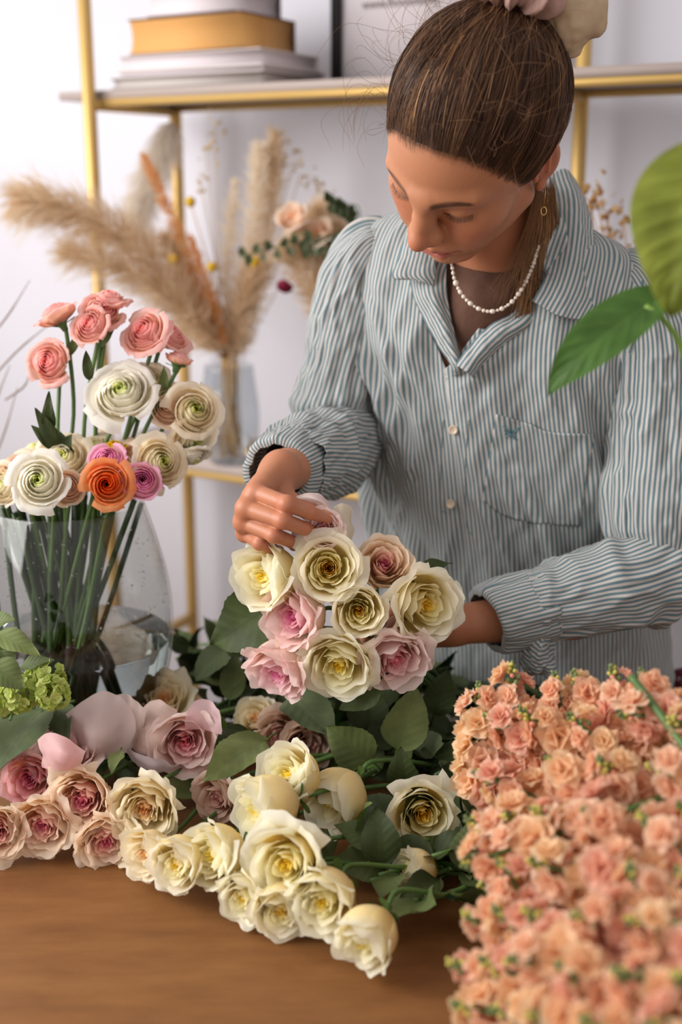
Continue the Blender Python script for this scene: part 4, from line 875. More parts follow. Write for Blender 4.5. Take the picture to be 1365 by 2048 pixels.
BR = [[(836, 500, 1.500), (866, 498, 1.485), (896, 505, 1.482)], [(822, 548, 1.490), (860, 548, 1.470), (893, 552, 1.468)], [(826, 590, 1.480), (862, 590, 1.458), (896, 597, 1.460)], [(848, 640, 1.466), (880, 636, 1.449), (904, 642, 1.454)], [(876, 690, 1.452), (900, 688, 1.439), (914, 694, 1.446)], [(902, 730, 1.442), (914, 728, 1.434), (924, 730, 1.438)], [(905, 752, 1.450), (916, 750, 1.446), (926, 750, 1.450)]]
G, UV = patch(BR, 40, 90); sheet_obj('right_front_facing', G, UV, M_str, shirt, .0018, 4, .0015, local=True)
BL = [[(1066, 560, 1.470), (1090, 590, 1.450), (1104, 612, 1.462)], [(1030, 620, 1.452), (1058, 640, 1.436), (1076, 656, 1.452)], [(985, 648, 1.440), (1008, 668, 1.428), (1026, 694, 1.448)], [(945, 685, 1.434), (965, 705, 1.424), (982, 730, 1.446)], [(912, 730, 1.430), (935, 745, 1.421), (950, 760, 1.446)]]
G, UV = patch(BL, 40, 90); sheet_obj('left_front_facing', G, UV, M_str, shirt, .0018, 6, .0015, local=True)
# buttons
M_but = mat('shell_button', lin((204, 186, 164)), .35)
# dark undershirt under the open neck
M_tee = mat('brown_undershirt', lin((92, 62, 48)), .9, bump=(400, .3))
TE = [[(885, 518, 1.500), (950, 541, 1.464), (1010, 544, 1.460), (1070, 515, 1.475)], [(880, 580, 1.485), (940, 590, 1.445), (1010, 592, 1.440), (1076, 570, 1.465)], [(890, 650, 1.475), (930, 650, 1.448), (990, 652, 1.444), (1060, 620, 1.464)], [(895, 740, 1.490), (930, 740, 1.465), (970, 740, 1.465), (1030, 700, 1.478)]]
G, UV = patch(TE, 60, 60); sheet_obj('undershirt', G, UV, M_tee, woman, .0015, 9, .0008)

# pocket, embroidered bird, seams: laid on the cloth
_Q = SHG.reshape(-1, 3); _w = _Q-EYE; _dz = _w@FW; _PX = np.stack([682.5+FPX*_w[:, 0]/_dz, 1024-FPX*(_w@UP)/_dz], 1)
_du = np.gradient(SHG, axis=1); _dv = np.gradient(SHG, axis=0); _N = unit_rows(np.cross(_du, _dv)).reshape(-1, 3); _fr = (_N*_w).sum(-1); _N = _N*(-np.sign(_fr))[:, None]; _U = SHU.ravel()
def onshirt(pts, lift=.0015):
    pts = np.asarray(pts, float); lo = pts.min(0)-12; hi = pts.max(0)+12; m = ((_PX > lo) & (_PX < hi)).all(1) & (_dz < 1.56); I = np.where(m)[0]; out = []; us = []
    for p in pts:
        d = ((_PX[I]-p)**2).sum(1); k = np.argsort(d)[:4]; w_ = 1/(d[k]+.3); w_ /= w_.sum(); j = I[k]; out.append((w_[:, None]*(_Q[j]+_N[j]*lift)).sum(0)); us.append((w_*_U[j]).sum())
    return np.array(out), np.array(us)
n = 46; tt = np.linspace(0, 1, n); top = catmull([(993, 828), (1060, 846), (1100, 862), (1187, 868)], n); bot = catmull([(966, 1000), (1010, 1030), (1080, 1046), (1160, 1050)], n)
pp = (top[None]*(1-tt[:, None, None])+bot[None]*tt[:, None, None]).reshape(-1, 2); W, us = onshirt(pp, .0016); W = W+(TF*.0028)[None]*np.repeat(np.exp(-tt*9), n)[:, None]*np.tile(np.sin(np.pi*tt), n)[:, None]
o = sheet('pocket', W.reshape(n, n, 3), np.stack([us+.0017, W[:, 2]], -1).reshape(n, n, 2), M_str, shirt, .0014)
M_emb = mat('blue_embroidery', lin((96, 138, 148)), .8, bump=(900, .5)); parts = []
for line, r in (([(1005, 849), (1010, 853), (1016, 860), (1021, 867)], .0013), ([(1043, 852), (1036, 856), (1030, 862), (1025, 868)], .0014), ([(1012, 873), (1017, 866), (1023, 868), (1029, 875), (1035, 877)], .0013), ([(1025, 858), (1024, 864)], .0011), ([(1010, 862), (1015, 866)], .0009)):
    W, _ = onshirt(catmull(line, 12), .0036); parts.append(tube(W, r*np.sin(np.linspace(.4, 2.8, 12)), 6))
V, F = join(parts); mesh('embroidered_bird', V, F, M_emb, shirt)
M_seam = mat('seam_thread', lin((120, 136, 138)), .9)
for line in ([(938, 840), (934, 900), (932, 980), (936, 1080), (940, 1170)], [(1190, 500), (1230, 507), (1262, 528), (1303, 557)], [(888, 840), (884, 900), (882, 980), (884, 1080), (886, 1150)]):
    W, _ = onshirt(catmull(line, 60), .0012); V, F = tube(W, .00045, 5); mesh('seam', V, F, M_seam, shirt)

for (px, py) in ((912, 858), (902, 1003), (908, 1139)):
    W, _ = onshirt([(px, py)], .0046); p = W[0]
    V, F = lathe([(.0001, .0002), (.0022, .0004), (.0036, .0006), (.0044, .0018), (.0054, .0020), (.0060, .0012), (.0060, -.0006), (.0001, -.0008)], 28); M = np.array(frame(p, TF*.9+np.array([0, 0, .1])))
    parts = [(V, F)]
    for hx in (-.0012, .0012):
        for hy in (-.0012, .0012):
            v2, f2 = tube([(hx, hy, .0002), (hx, hy, .0008)], .0005, 8); parts.append((v2, f2))
    V, F = join(parts); mesh('button', V@M[:3, :3].T+M[:3, 3], F, M_but, shirt)
# trousers and shoes, hidden by the table from the front
f = Field((-.05, 1.45, .05), (.55, 1.95, .80), .006)
f.ell((.265, 1.665, .68), (.17, .115, .13), .05)
for sg in (-1, 1):
    hp = np.array([.265+sg*.085, 1.67, .62]); kn_ = np.array([.265+sg*.10, 1.66, .42]); an = np.array([.265+sg*.10, 1.70, .09])
    f.cone(hp, kn_, .095, .070, .03); f.cone(kn_, an, .066, .055, .03)
V, F = f.mesh(); mesh('trousers', V, F, mat('dark_denim', lin((48, 54, 70)), .9), woman, local=False)
for sg in (-1, 1):
    f = Field((.265+sg*.1-.08, 1.48, -.01), (.265+sg*.1+.08, 1.80, .13), .005); c = .265+sg*.1
    f.cone((c, 1.74, .045), (c, 1.60, .035), .038, .036, .02); f.ell((c, 1.57, .030), (.042, .055, .028), .02); f.cone((c, 1.72, .06), (c, 1.71, .11), .034, .036, .02)
    V, F = f.mesh(); V[:, 2] = np.maximum(V[:, 2], .001); mesh('shoe', V, F, mat('white_shoe', lin((220, 216, 210)), .6), woman, local=False)
# ================================================================ cut flowers
def AX(a, b, c): return unit(-FW*c+RT*a+UP*b)
def dep(P): return float((np.asarray(P)-EYE)@FW)
GRIP = aty(905, 1250, 1.365)+np.array([-.088, -.030, -.006])
BQ = [ # px, py, radius px, facing, palette, openness, Y, label
 (657, 1136, 69, (0, .05, 1), 'cream', .9, 1.235, 'large open cream rose with orange heart at the top centre of the held bouquet', 1.0),
 (516, 1154, 62, (-.75, 0, .75), 'cream2', .5, 1.252, 'cream rose facing sideways below the plucking hand', 1.0),
 (648, 1056, 40, (0, .30, 1), 'pale', .6, 1.258, 'small blush rose at the very top of the bouquet, its petal being plucked', 1.0),
 (771, 1124, 46, (.1, .30, .9), 'peachpink', .3, 1.262, 'slim pink rose bud standing in the bouquet beside the shirt front', 1.0),
 (860, 1213, 66, (.45, -.12, .85), 'cream', .7, 1.242, 'cream rose nearest the striped cuff in the held bouquet', 1.0),
 (575, 1234, 60, (-.65, -.05, .75), 'pink', .6, 1.235, 'bright pink centred rose in the bouquet between two cream roses', 1.7),
 (718, 1224, 54, (0, -.05, 1), 'cream', .5, 1.222, 'smaller round cream rose in the middle of the held bouquet', 1.0),
 (548, 1352, 58, (-.45, -.60, .6), 'pink', .6, 1.235, 'drooping pink rose lowest on the outer side of the bouquet', 1.7),
 (676, 1338, 64, (-.15, -.42, .85), 'cream2', .85, 1.215, 'full cream rose hanging lowest in the middle of the bouquet', 1.0),
 (796, 1328, 62, (.2, -.45, .8), 'pale', .8, 1.225, 'blush pink frilled rose at the bottom of the bouquet over dark leaves', 1.7)]
for i, (px, py, r, f, p, o, Y, lab, rf) in enumerate(BQ):
    P = aty(px, py, Y); R = r*dep(P)/FPX*(1.02 if f[2] > .95 else 1.17); j = np.random.RandomState(i).randn(3)*.004
    bloom('rose', P, AX(*f), R, 'rose', p, o, 100+i*7, lab, 'rose', 'roses in the held bouquet', stem_to=GRIP+np.array([.055, .10, -.10])+j*3, mid=GRIP+j, ruf=.032*rf, stem_r=.0026)
# the loose petals between her fingers
def petal_sheet(name, rows, col, parent, nu=24, nv=24, wr=.0012):
    G, UV = patch(rows, nu, nv); u = np.linspace(-1, 1, nu); C = np.tile(np.array(lin(col)), (nu*nv, 1)); du = np.gradient(G, axis=1); dv = np.gradient(G, axis=0); N = unit_rows(np.cross(du, dv)); G = G+N*(wr*vnoise(G*90))[..., None]
    return mesh(name, G.reshape(-1, 3), grid_faces(nu, nv), M_petal, parent, col=C, local=False)
pp = thing('rose_petal', 'blush white petal pinched between her thumb and index finger', 'petal', aty(640, 1010, 1.275))
petal_sheet('petal_blade', [[(592, 992, 1.290), (615, 985, 1.285), (640, 988, 1.285), (655, 1000, 1.285)], [(600, 998, 1.282), (625, 996, 1.272), (648, 1003, 1.272), (662, 1016, 1.278)], [(640, 1010, 1.280), (650, 1012, 1.272), (660, 1022, 1.272), (668, 1032, 1.278)], [(656, 1030, 1.276), (660, 1032, 1.274), (664, 1040, 1.274), (668, 1046, 1.276)]], (244, 230, 226), pp)
pq = thing('rose_petal', 'cream frilled petal curling up beside the blush rose she plucks', 'petal', aty(680, 1040, 1.285))
petal_sheet('petal_blade', [[(668, 1012, 1.300), (684, 1006, 1.298), (700, 1012, 1.300), (706, 1022, 1.304)], [(666, 1030, 1.292), (682, 1028, 1.286), (698, 1034, 1.290), (704, 1044, 1.296)], [(668, 1052, 1.286), (682, 1052, 1.281), (698, 1056, 1.284), (710, 1060, 1.292)], [(672, 1080, 1.276), (684, 1082, 1.274), (694, 1082, 1.276), (704, 1080, 1.282)]], (242, 230, 208), pq)
pq = thing('rose_petal', 'pale petal hanging under her fingers beside the bouquet', 'petal', aty(590, 1070, 1.275))
petal_sheet('petal_blade', [[(582, 1058, 1.276), (592, 1062, 1.27), (604, 1066, 1.27), (616, 1070, 1.276)], [(584, 1074, 1.272), (592, 1080, 1.266), (602, 1084, 1.266), (612, 1084, 1.272)], [(588, 1088, 1.27), (594, 1092, 1.266), (600, 1096, 1.266), (608, 1094, 1.27)]], (240, 226, 222), pq)
# table roses: px, py, radius, height above floor, facing, palette, openness, frill, label
TR = [
 (566, 1734, 70, .826, (-.38, -.08, .92), 'cream2', 1.0, 1, 'biggest open cream rose, topmost in the front row on the table'),
 (414, 1712, 54, .812, (-.68, 0, .72), 'cream2', .6, 1, 'upright cream rose with cupped petals between the ivory rose and the biggest rose'),
 (345, 1732, 46, .800, (-.50, -.15, .80), 'cream', .4, 1, 'small cream rose with a frilled heart over the table edge of the row'),
 (282, 1712, 42, .792, (-.60, -.10, .75), 'ivory', .5, 1.3, 'narrow pale yellow rose under the ivory rose'),
 (480, 1802, 44, .784, (-.45, -.30, .85), 'cream2', .5, 1, 'smallest open cream rose lying on the bare table wood'),
 (560, 1828, 48, .784, (-.10, -.35, .92), 'cream', .6, 1, 'cream rose with yellow heart lying directly beneath the biggest rose'),
 (640, 1812, 56, .802, (-.40, -.25, .88), 'cream2', .5, 1, 'cream rose with smooth rounded back petals beside the biggest rose'),
 (722, 1893, 50, .788, (-.50, -.45, .72), 'cream2', .2, 1, 'closed cream rose nearest the camera, lowest on the table'),
 (848, 1634, 72, .805, (.03, -.05, 1), 'cream', 1.0, 1, 'open cream rose with orange heart alone against the green leaves'),
 (652, 1614, 50, .812, (-.62, -.45, .62), 'cream2', .15, .6, 'half closed cream rose lying on its side amid leaves'),
 (502, 1622, 56, .838, (-.85, -.12, .5), 'cream2', .3, .8, 'plump cream rose seen from its side above the row'),
 (566, 1545, 52, .858, (-.55, .45, .65), 'cream2', .4, .8, 'highest cream rose, petals opening upwards over the plump one'),
 (812, 1738, 34, .784, (-.9, .15, .35), 'cream2', .1, .6, 'cream bud half buried in leaves beside the peach stocks'),
 (246, 1682, 42, .780, (-.8, 0, .6), 'ivory', .8, 1.6, 'frilled pale rose mostly hidden under the ivory rose'),
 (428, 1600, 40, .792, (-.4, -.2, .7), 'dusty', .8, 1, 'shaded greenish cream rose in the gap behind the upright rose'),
 (284, 1625, 70, .814, (-.12, -.22, .95), 'ivory', .75, 1.7, 'ivory rose with frilly petals and tiny rust heart'),
 (369, 1488, 66, .836, (.08, -.12, .97), 'pale', .7, 1.2, 'blush rose with deep pink heart in front of the glass vase'),
 (54, 1560, 50, .822, (-.1, -.05, 1), 'mauve', .55, 1.2, 'dusky mauve rose beside the big grey green leaf'),
 (158, 1606, 68, .816, (-.1, -.1, 1), 'peachpink', .8, 2, 'frilled peach rose with magenta heart beside the ivory rose'),
 (80, 1655, 62, .792, (-.05, -.22, .95), 'peachpink', .8, 2, 'frilled peach rose lying lowest under the mauve rose'),
 (-8, 1668, 58, .790, (.2, -.1, .95), 'peachpink', .7, 2, 'peach rose cut off by the photo edge'),
 (327, 1392, 50, .836, (.1, .55, .6), 'ivory', .9, 2, 'cream pink rose with jagged petals right against the vase foot'),
 (128, 1500, 56, .838, (.15, .70, .45), 'pale', .8, 1, 'pink rose seen from behind above the peach roses'),
 (212, 1690, 50, .776, (.1, -.3, .9), 'peachpink', .8, 2, 'shaded peach rose tucked beneath the frilled one'),
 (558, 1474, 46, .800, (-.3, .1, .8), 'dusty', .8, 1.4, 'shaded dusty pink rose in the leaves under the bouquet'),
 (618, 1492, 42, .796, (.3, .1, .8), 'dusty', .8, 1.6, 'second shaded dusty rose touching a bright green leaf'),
 (508, 1432, 34, .815, (-.2, .5, .7), 'ivory', .5, 1, 'small pale rose bud just under the drooping pink rose')]
KEEP += [(q[0], q[1], q[2]*1.15, dep(atz(q[0], q[1], q[3]))) for q in TR]
for i, (px, py, r, z, f, p, o, rf, lab) in enumerate(TR):
    P = atz(px, py, z); R = r*dep(P)/FPX*(1.06 if f[2] > .94 else 1.28)
    if px < 300 or (px, py) == (369, 1488): st = atz(px+200, py-130, .763)
    else: st = atz(min(px+270, 1010), py-70-20*(i % 3), .763)
    bloom('rose', P, AX(*f), R, 'rose', p, o, 300+i*11, lab, 'rose', 'cut roses lying on the table', stem_to=st, ruf=.030*rf, stem_r=.0026, leaves=2 if i in (8, 9, 0, 6, 7, 2) else 1)
# big loose outer petals of the blush rose and the rose seen from behind
LP = [
 ('broad blush petal standing upright behind the blush rose', (236, 204, 208), [[(376, 1418, .875), (392, 1400, .885), (418, 1400, .885), (440, 1420, .88)], [(370, 1440, .862), (392, 1432, .866), (420, 1434, .866), (445, 1450, .866)], [(372, 1462, .848), (392, 1458, .848), (416, 1462, .848), (442, 1470, .85)]]),
 ('pale blush petal folded against the vase side of the blush rose', (232, 206, 196), [[(300, 1402, .872), (318, 1398, .878), (336, 1410, .874), (356, 1420, .868)], [(272, 1430, .850), (298, 1436, .860), (322, 1442, .860), (346, 1450, .854)], [(262, 1462, .83), (284, 1474, .842), (306, 1484, .842), (326, 1490, .838)], [(256, 1490, .812), (280, 1506, .82), (300, 1512, .82), (318, 1512, .82)]]),
 ('white petal with curled rim lying under the blush rose', (232, 222, 228), [[(232, 1488, .818), (262, 1498, .826), (290, 1512, .826), (330, 1524, .826)], [(250, 1504, .81), (278, 1522, .816), (306, 1534, .816), (352, 1530, .816)], [(268, 1524, .80), (292, 1540, .806), (322, 1546, .806), (372, 1522, .808)]]),
 ('large mauve grey petal cupped in front of the vase', (226, 208, 206), [[(132, 1428, .870), (168, 1400, .888), (205, 1382, .896), (240, 1392, .890)], [(146, 1456, .852), (180, 1436, .872), (222, 1420, .880), (262, 1418, .876)], [(150, 1490, .826), (186, 1484, .848), (230, 1474, .852), (272, 1452, .852)], [(160, 1512, .804), (192, 1520, .818), (232, 1514, .818), (262, 1500, .818)]]),
 ('pale grey pink petal leaning behind the large mauve one', (230, 212, 206), [[(190, 1410, .868), (226, 1392, .884), (256, 1390, .886), (292, 1420, .878)], [(196, 1440, .848), (230, 1430, .862), (262, 1430, .864), (290, 1446, .858)], [(200, 1480, .822), (230, 1480, .832), (258, 1480, .832), (282, 1480, .83)]]),
 ('pink petal arching over the mauve rose', (240, 200, 200), [[(76, 1480, .872), (100, 1466, .884), (130, 1474, .884), (170, 1502, .872)], [(82, 1504, .862), (106, 1502, .876), (132, 1510, .876), (164, 1524, .862)], [(84, 1534, .84), (106, 1540, .85), (130, 1542, .85), (150, 1540, .845)]]),
 ('small ragged blush petal beside the grey green leaves', (222, 202, 200), [[(82, 1418, .85), (96, 1424, .856), (108, 1432, .856)], [(78, 1446, .83), (94, 1452, .838), (110, 1456, .838)], [(76, 1462, .81), (96, 1466, .815), (112, 1468, .815)]])]
for lab, c, rows in LP:
    rws = [[('w', *atz(px, py, z)) + ('',) for (px, py, z) in r] for r in rows]; rws = [[(0, *atz(px, py, z)) for (px, py, z) in r] for r in rows]
    P0 = np.mean([q[1:] for q in rws[-1]], 0); t = thing('rose_petal', lab, 'petal', P0, 'loose outer petals among the table roses')
    petal_sheet('petal_blade', rws, c, t, 26, 26, .0022)
# ================================================================ glass vase with ranunculus
VX = np.array([-.338, 1.43, TZ])
def thin_glass(name, tint=(.93, .94, .93), refl=1.0):
    m = bpy.data.materials.new(name); m.use_nodes = True; nt = m.node_tree; n = nt.nodes; lk = nt.links.new; n.remove(n['Principled BSDF'])
    t = n.new('ShaderNodeBsdfTransparent'); t.inputs[0].default_value = (*tint, 1); g = n.new('ShaderNodeBsdfGlossy'); g.inputs['Roughness'].default_value = .03
    lw = n.new('ShaderNodeLayerWeight'); lw.inputs[0].default_value = .5; pw = n.new('ShaderNodeMath'); pw.operation = 'POWER'; pw.inputs[1].default_value = 4; lk(lw.outputs['Facing'], pw.inputs[0]); mu = n.new('ShaderNodeMath'); mu.operation = 'MULTIPLY_ADD'; mu.inputs[1].default_value = .6*refl; mu.inputs[2].default_value = .035*refl; lk(pw.outputs[0], mu.inputs[0])
    ms = n.new('ShaderNodeMixShader'); lk(mu.outputs[0], ms.inputs[0]); lk(t.outputs[0], ms.inputs[1]); lk(g.outputs[0], ms.inputs[2]); lk(ms.outputs[0], n['Material Output'].inputs[0]); return m
def water_mat(name, tint):
    m = bpy.data.materials.new(name); m.use_nodes = True; b = m.node_tree.nodes['Principled BSDF']; b.inputs['Transmission Weight'].default_value = 1; b.inputs['IOR'].default_value = 1.33
    b.inputs['Base Color'].default_value = (*tint, 1); b.inputs['Roughness'].default_value = 0; return m
M_dstem = mat('dark_wet_stem', lin((46, 70, 34)), .4)
M_glass = thin_glass('clear_glass'); M_water = water_mat('vase_water', (.78, .88, .92)); M_drop = water_mat('droplet_water', (1, 1, 1))
vs = thing('glass_vase', 'wide rounded clear glass vase wet with droplets, holding ranunculus', 'vase', VX)
outp = catmull(np.array([(.052, 0), (.078, .012), (.100, .05), (.118, .105), (.1245, .165), (.121, .215), (.110, .265), (.096, .312), (.092, .322)]), 50)
inn = catmull(np.array([(.0895, .322), (.0925, .312), (.1065, .264), (.1175, .214), (.1205, .165), (.114, .107), (.096, .055), (.070, .022), (.0005, .018)]), 50)
V, F = lathe(np.vstack([[(.0005, .003)], outp, inn]), 96); mesh('vase_wall', V, F, M_glass, vs)
wl = .145; zi = inn[::-1]; wz = np.linspace(.020, wl, 24); wr_ = np.interp(wz, zi[:, 1], zi[:, 0])-.0006; prof = [(.0005, .0195)]+list(zip(wr_, wz))+[(.0005, wl)]
V, F = lathe(prof, 96); wtr = mesh('water', V, F, M_water, vs)
rg = np.random.RandomState(3); dv_, df_ = lathe([(1e-4, -.8), (.6, -.6), (.95, 0), (.7, .6), (1e-4, .85)], 8); parts = []
for i in range(420):
    z = .16+.15*rg.rand(); r = np.interp(z, zi[:, 1], zi[:, 0])-.0003; a = rg.rand()*6.28; q = .0006+.0015*rg.rand()**3
    Mx = np.array(frame((r*math.cos(a), r*math.sin(a), z), (0, 0, 1))); parts.append((dv_*q*np.array([1, 1, 1.2])+Mx[:3, 3], df_))
V, F = join(parts); dr = mesh('water_droplets', V, F, M_drop, vs); dr['kind'] = 'stuff'
RN = [
 (88, 722, 44, 1.43, (-.30, .10, .9), 'rpink', .75, 'pink ranunculus facing out, lowest of the pink ones on tall stems'),
 (103, 612, 42, 1.45, (-.45, .80, .15), 'rpink', .5, 'pink ranunculus with pale green underside pointing up at the outer side'),
 (172, 645, 38, 1.42, (-.30, .25, .9), 'rpink', .5, 'round pink ranunculus overlapping another pink bloom'),
 (207, 614, 38, 1.44, (.25, .35, .85), 'rpink', .7, 'salmon pink ranunculus between the round one and the highest one'),
 (218, 582, 38, 1.465, (.10, .80, .35), 'rpink', .9, 'highest pink ranunculus in the vase'),
 (278, 655, 46, 1.43, (-.35, .30, .8), 'rpink', .9, 'wide pink ranunculus touching the petals of its neighbour'),
 (348, 655, 42, 1.45, (.50, .60, .4), 'rpink', .9, 'tilted pink ranunculus with drooping rim nearest the orange plume'),
 (361, 705, 28, 1.44, (.25, .90, .1), 'rpink', .1, 'small pink ranunculus bud with green sepals'),
 (238, 772, 70, 1.40, (0, .40, .85), 'rwhite', 1.0, 'ruffled pure white ranunculus in the centre under the pink ones'),
 (303, 757, 38, 1.43, (.2, .3, .9), 'rcream', .7, 'small creamy ranunculus just behind the ruffled white one'),
 (332, 808, 42, 1.42, (-.1, .1, 1), 'rpeach', .6, 'pale peach ranunculus beside the green centred cream one'),
 (394, 815, 50, 1.41, (.35, .15, .9), 'rcream', .8, 'green centred cream ranunculus farthest from the window'),
 (398, 885, 48, 1.42, (.50, -.45, .5), 'rcream', .9, 'cream ranunculus drooping beneath the green centred one'),
 (70, 888, 48, 1.46, (-.2, .75, .4), 'rcream', .8, 'cream ranunculus seen edge on at the back of the rim'),
 (120, 908, 54, 1.38, (0, .50, .85), 'rcream', .9, 'cream ranunculus with bright green eye lying on the rim'),
 (183, 884, 40, 1.42, (-.1, .6, .6), 'rcream', .7, 'cream ranunculus behind the mauve one'),
 (211, 914, 40, 1.352, (-.1, .35, .9), 'rmauve', .35, 'mauve ranunculus sitting above the orange one'),
 (213, 968, 50, 1.325, (.08, .0, 1), 'rorange', .8, 'orange ranunculus with dark centre hanging over the rim'),
 (285, 960, 42, 1.342, (.2, .2, .9), 'rmauve', .15, 'mauve pink ranunculus bud beside the orange one'),
 (330, 922, 52, 1.37, (.6, .1, .8), 'rcream', .7, 'tall oval cream ranunculus over the vase shoulder'),
 (72, 958, 60, 1.322, (-.05, .15, 1), 'rwhite', .9, 'big blush white ranunculus hanging over the front rim'),
 (134, 974, 34, 1.352, (.2, .1, .9), 'rpeach', .4, 'small peach ranunculus between the blush white and orange ones'),
 (22, 925, 44, 1.40, (-.2, .5, .6), 'rpeach', .8, 'peach pink ranunculus seen from the side near the photo edge'),
 (-8, 968, 44, 1.38, (-.4, .1, .8), 'rcream', .8, 'cream ranunculus cut by the photo edge beside the blush white one'),
 (275, 890, 38, 1.41, (.1, .6, .6), 'rpeach', .8, 'pale peach ranunculus behind the mauve bud'),
 (392, 925, 36, 1.41, (.3, -.8, .3), 'rwhite', .9, 'limp white ranunculus hanging lowest outside the rim'),
 (228, 884, 26, 1.40, (0, .8, .4), 'ryellow', .5, 'withered ochre ranunculus behind the mauve one')]
rg = np.random.RandomState(8)
for i, (px, py, r, Y, f, p, o, lab) in enumerate(RN):
    P = aty(px, py, Y); R = r*dep(P)/FPX*(.97 if p in ('rpink', 'rcream', 'rpeach') else .87); a = AX(*f)
    rim = VX+np.array([np.clip((P[0]-VX[0])*.55, -.06, .06), np.clip((P[1]-VX[1])*.5, -.05, .05), .325]); foot = VX+np.array([-.03+.05*rg.rand()-(P[0]-VX[0])*.15, .05*rg.randn()*.5, .026])
    top = P-a*R*.9; mid1 = (top+rim)/2+np.array([.006*rg.randn(), .006*rg.randn(), .0])
    rt = bloom('ranunculus', P, a, R, 'ranunculus', p, o, 500+i*5, lab, 'ranunculus', 'ranunculus in the glass vase')
    pts = catmull([top, top-a*.012, mid1, rim, (rim+foot)/2+np.array([.004*rg.randn(), 0, 0]), foot], 30); V, F = tube(pts, .0026, 7); mesh('stem', V, F, M_stem, rt, local=False)
    if i in (0, 1, 3, 7, 9):
        b = pts[8]; add_leaf(rt, b, b+np.array([.02*rg.randn(), -.01, .035]), (0, -1, .2), .010, LEAFM[1], i, droop=.3, serr=0)
# stiff leafy stems standing in the vase
for i in range(34):
    a = rg.rand()*6.28; r0 = .075*rg.rand(); foot = VX+np.array([-.02+r0*math.cos(a), r0*math.sin(a), .024]); top = VX+np.array([-.01+.085*rg.randn()*.6, .05*rg.randn()*.5, .31+.03*rg.rand()])
    t = thing('flower_stalk', 'thick green flower stem standing in the vase water', 'stem', foot, 'thick stems inside the glass vase'); V, F = tube(catmull([foot, (foot+top)/2+.004*rg.randn(3), top], 12), .0036, 7); mesh('stalk', V, F, M_dstem, t, local=False)
t = thing('ranunculus_foliage', 'sprig of narrow green ranunculus leaves above the rim', 'leaf', aty(130, 925, 1.40))
V, F = tube(catmull([aty(140, 1000, 1.40), aty(118, 900, 1.40), aty(97, 820, 1.40), aty(96, 790, 1.40)], 14), .0016, 6); mesh('stem', V, F, M_stem, t, local=False)
for k, (b, e, w_) in enumerate((((125, 905), (70, 815), .012), ((120, 900), (62, 850), .010), ((108, 880), (72, 860), .010), ((100, 870), (98, 782), .010), ((140, 912), (120, 862), .008), ((122, 905), (145, 868), .010), ((180, 760), (172, 700), .008))):
    add_leaf(t, aty(*b, 1.40), aty(*e, 1.395), (0, -1, .3), w_*1.6, M_leaf_dark, k, droop=.4, serr=0)
# ================================================================ leaves lying on the table
rg = np.random.RandomState(21)
LV = [ # base px,py,z  tip px,py,z  width px, material, label
 ((532, 1482, .84), (408, 1564, .85), 88, 2, 'bright green rose leaf with its tip resting above the ivory roses'),
 ((742, 1524, .82), (653, 1452, .865), 86, 1, 'glossy deep green leaf standing behind the highest cream rose'),
 ((795, 1500, .82), (832, 1372, .895), 92, 2, 'light green serrated leaf standing tallest under the bouquet'),
 ((868, 1432, .83), (897, 1336, .89), 62, 0, 'dark serrated leaf pointing at the hanging shirt cuff'),
 ((735, 1470, .82), (736, 1362, .87), 82, 0, 'dark puckered leaf directly below the blush frilled rose'),
 ((580, 1388, .86), (668, 1478, .84), 92, 3, 'dull grey green leaf beneath the full cream rose'),
 ((86, 1415, .86), (-30, 1585, .83), 130, 3, 'large grey green leaf at the photo edge by the mauve rose'),
 ((112, 1408, .86), (134, 1486, .85), 62, 3, 'small grey green leaf next to the large mauve petal'),
 ((560, 1200, 1.0), (425, 1290, .93), 120, 0, 'very dark large leaf behind the drooping pink rose'),
 ((452, 1300, .88), (392, 1362, .85), 66, 3, 'curled sage leaf lying between vase and bouquet'),
 ((600, 1395, .90), (600, 1400, .89), 10, 0, ''),
 ((905, 1600, .80), (960, 1555, .83), 60, 1, 'green leaf squeezed between the open cream rose and the stocks'),
 ((880, 1530, .80), (960, 1485, .84), 64, 0, 'dark leaf tucked under the topmost peach spikes'),
 ((760, 1690, .79), (668, 1650, .81), 60, 1, 'mid green leaf wedged beside the half closed cream rose'),
 ((740, 1700, .79), (780, 1640, .82), 60, 1, 'curling green leaf in front of the open cream rose'),
 ((850, 1800, .775), (760, 1850, .775), 62, 2, 'olive leaf lying flat beside the cream rose nearest the camera'),
 ((880, 1760, .785), (800, 1795, .79), 58, 0, 'dark leaf over the half buried cream bud'),
 ((240, 1505, .84), (222, 1548, .84), 30, 2, 'small pointed sepal-like leaf between pink and ivory roses'),
 ((500, 1466, .83), (428, 1500, .84), 60, 0, 'dark glossy leaf touching the blush rose'),
 ((760, 1360, .92), (680, 1420, .88), 70, 0, 'dark leaf hanging under the held bouquet'),
 ((835, 1150, 1.30), (908, 1126, 1.31), 50, 0, 'small dark leaf poking out of the bouquet by the lowest button')]
for i, (b, e, wpx, mi, lab) in enumerate(LV):
    if not lab: continue
    b, e = [aty(*q) if q[2] > 1.15 else atz(*q) for q in (b, e)]; t = thing('rose_leaf', lab, 'leaf', b); nrm = np.array([0, -.55, 1])+rg.randn(3)*.15
    if abs(e[2]-b[2]) > .035: nrm = np.array([0, -1, .4])
    add_leaf(t, b, e, nrm, wpx*dep(b)/FPX, LEAFM[mi], i+40, fold=.22, droop=.45, twist=.25*rg.randn(), petiole=b+(b-e)*.22, name='leaf_blade')
n = 0; rg = np.random.RandomState(33)
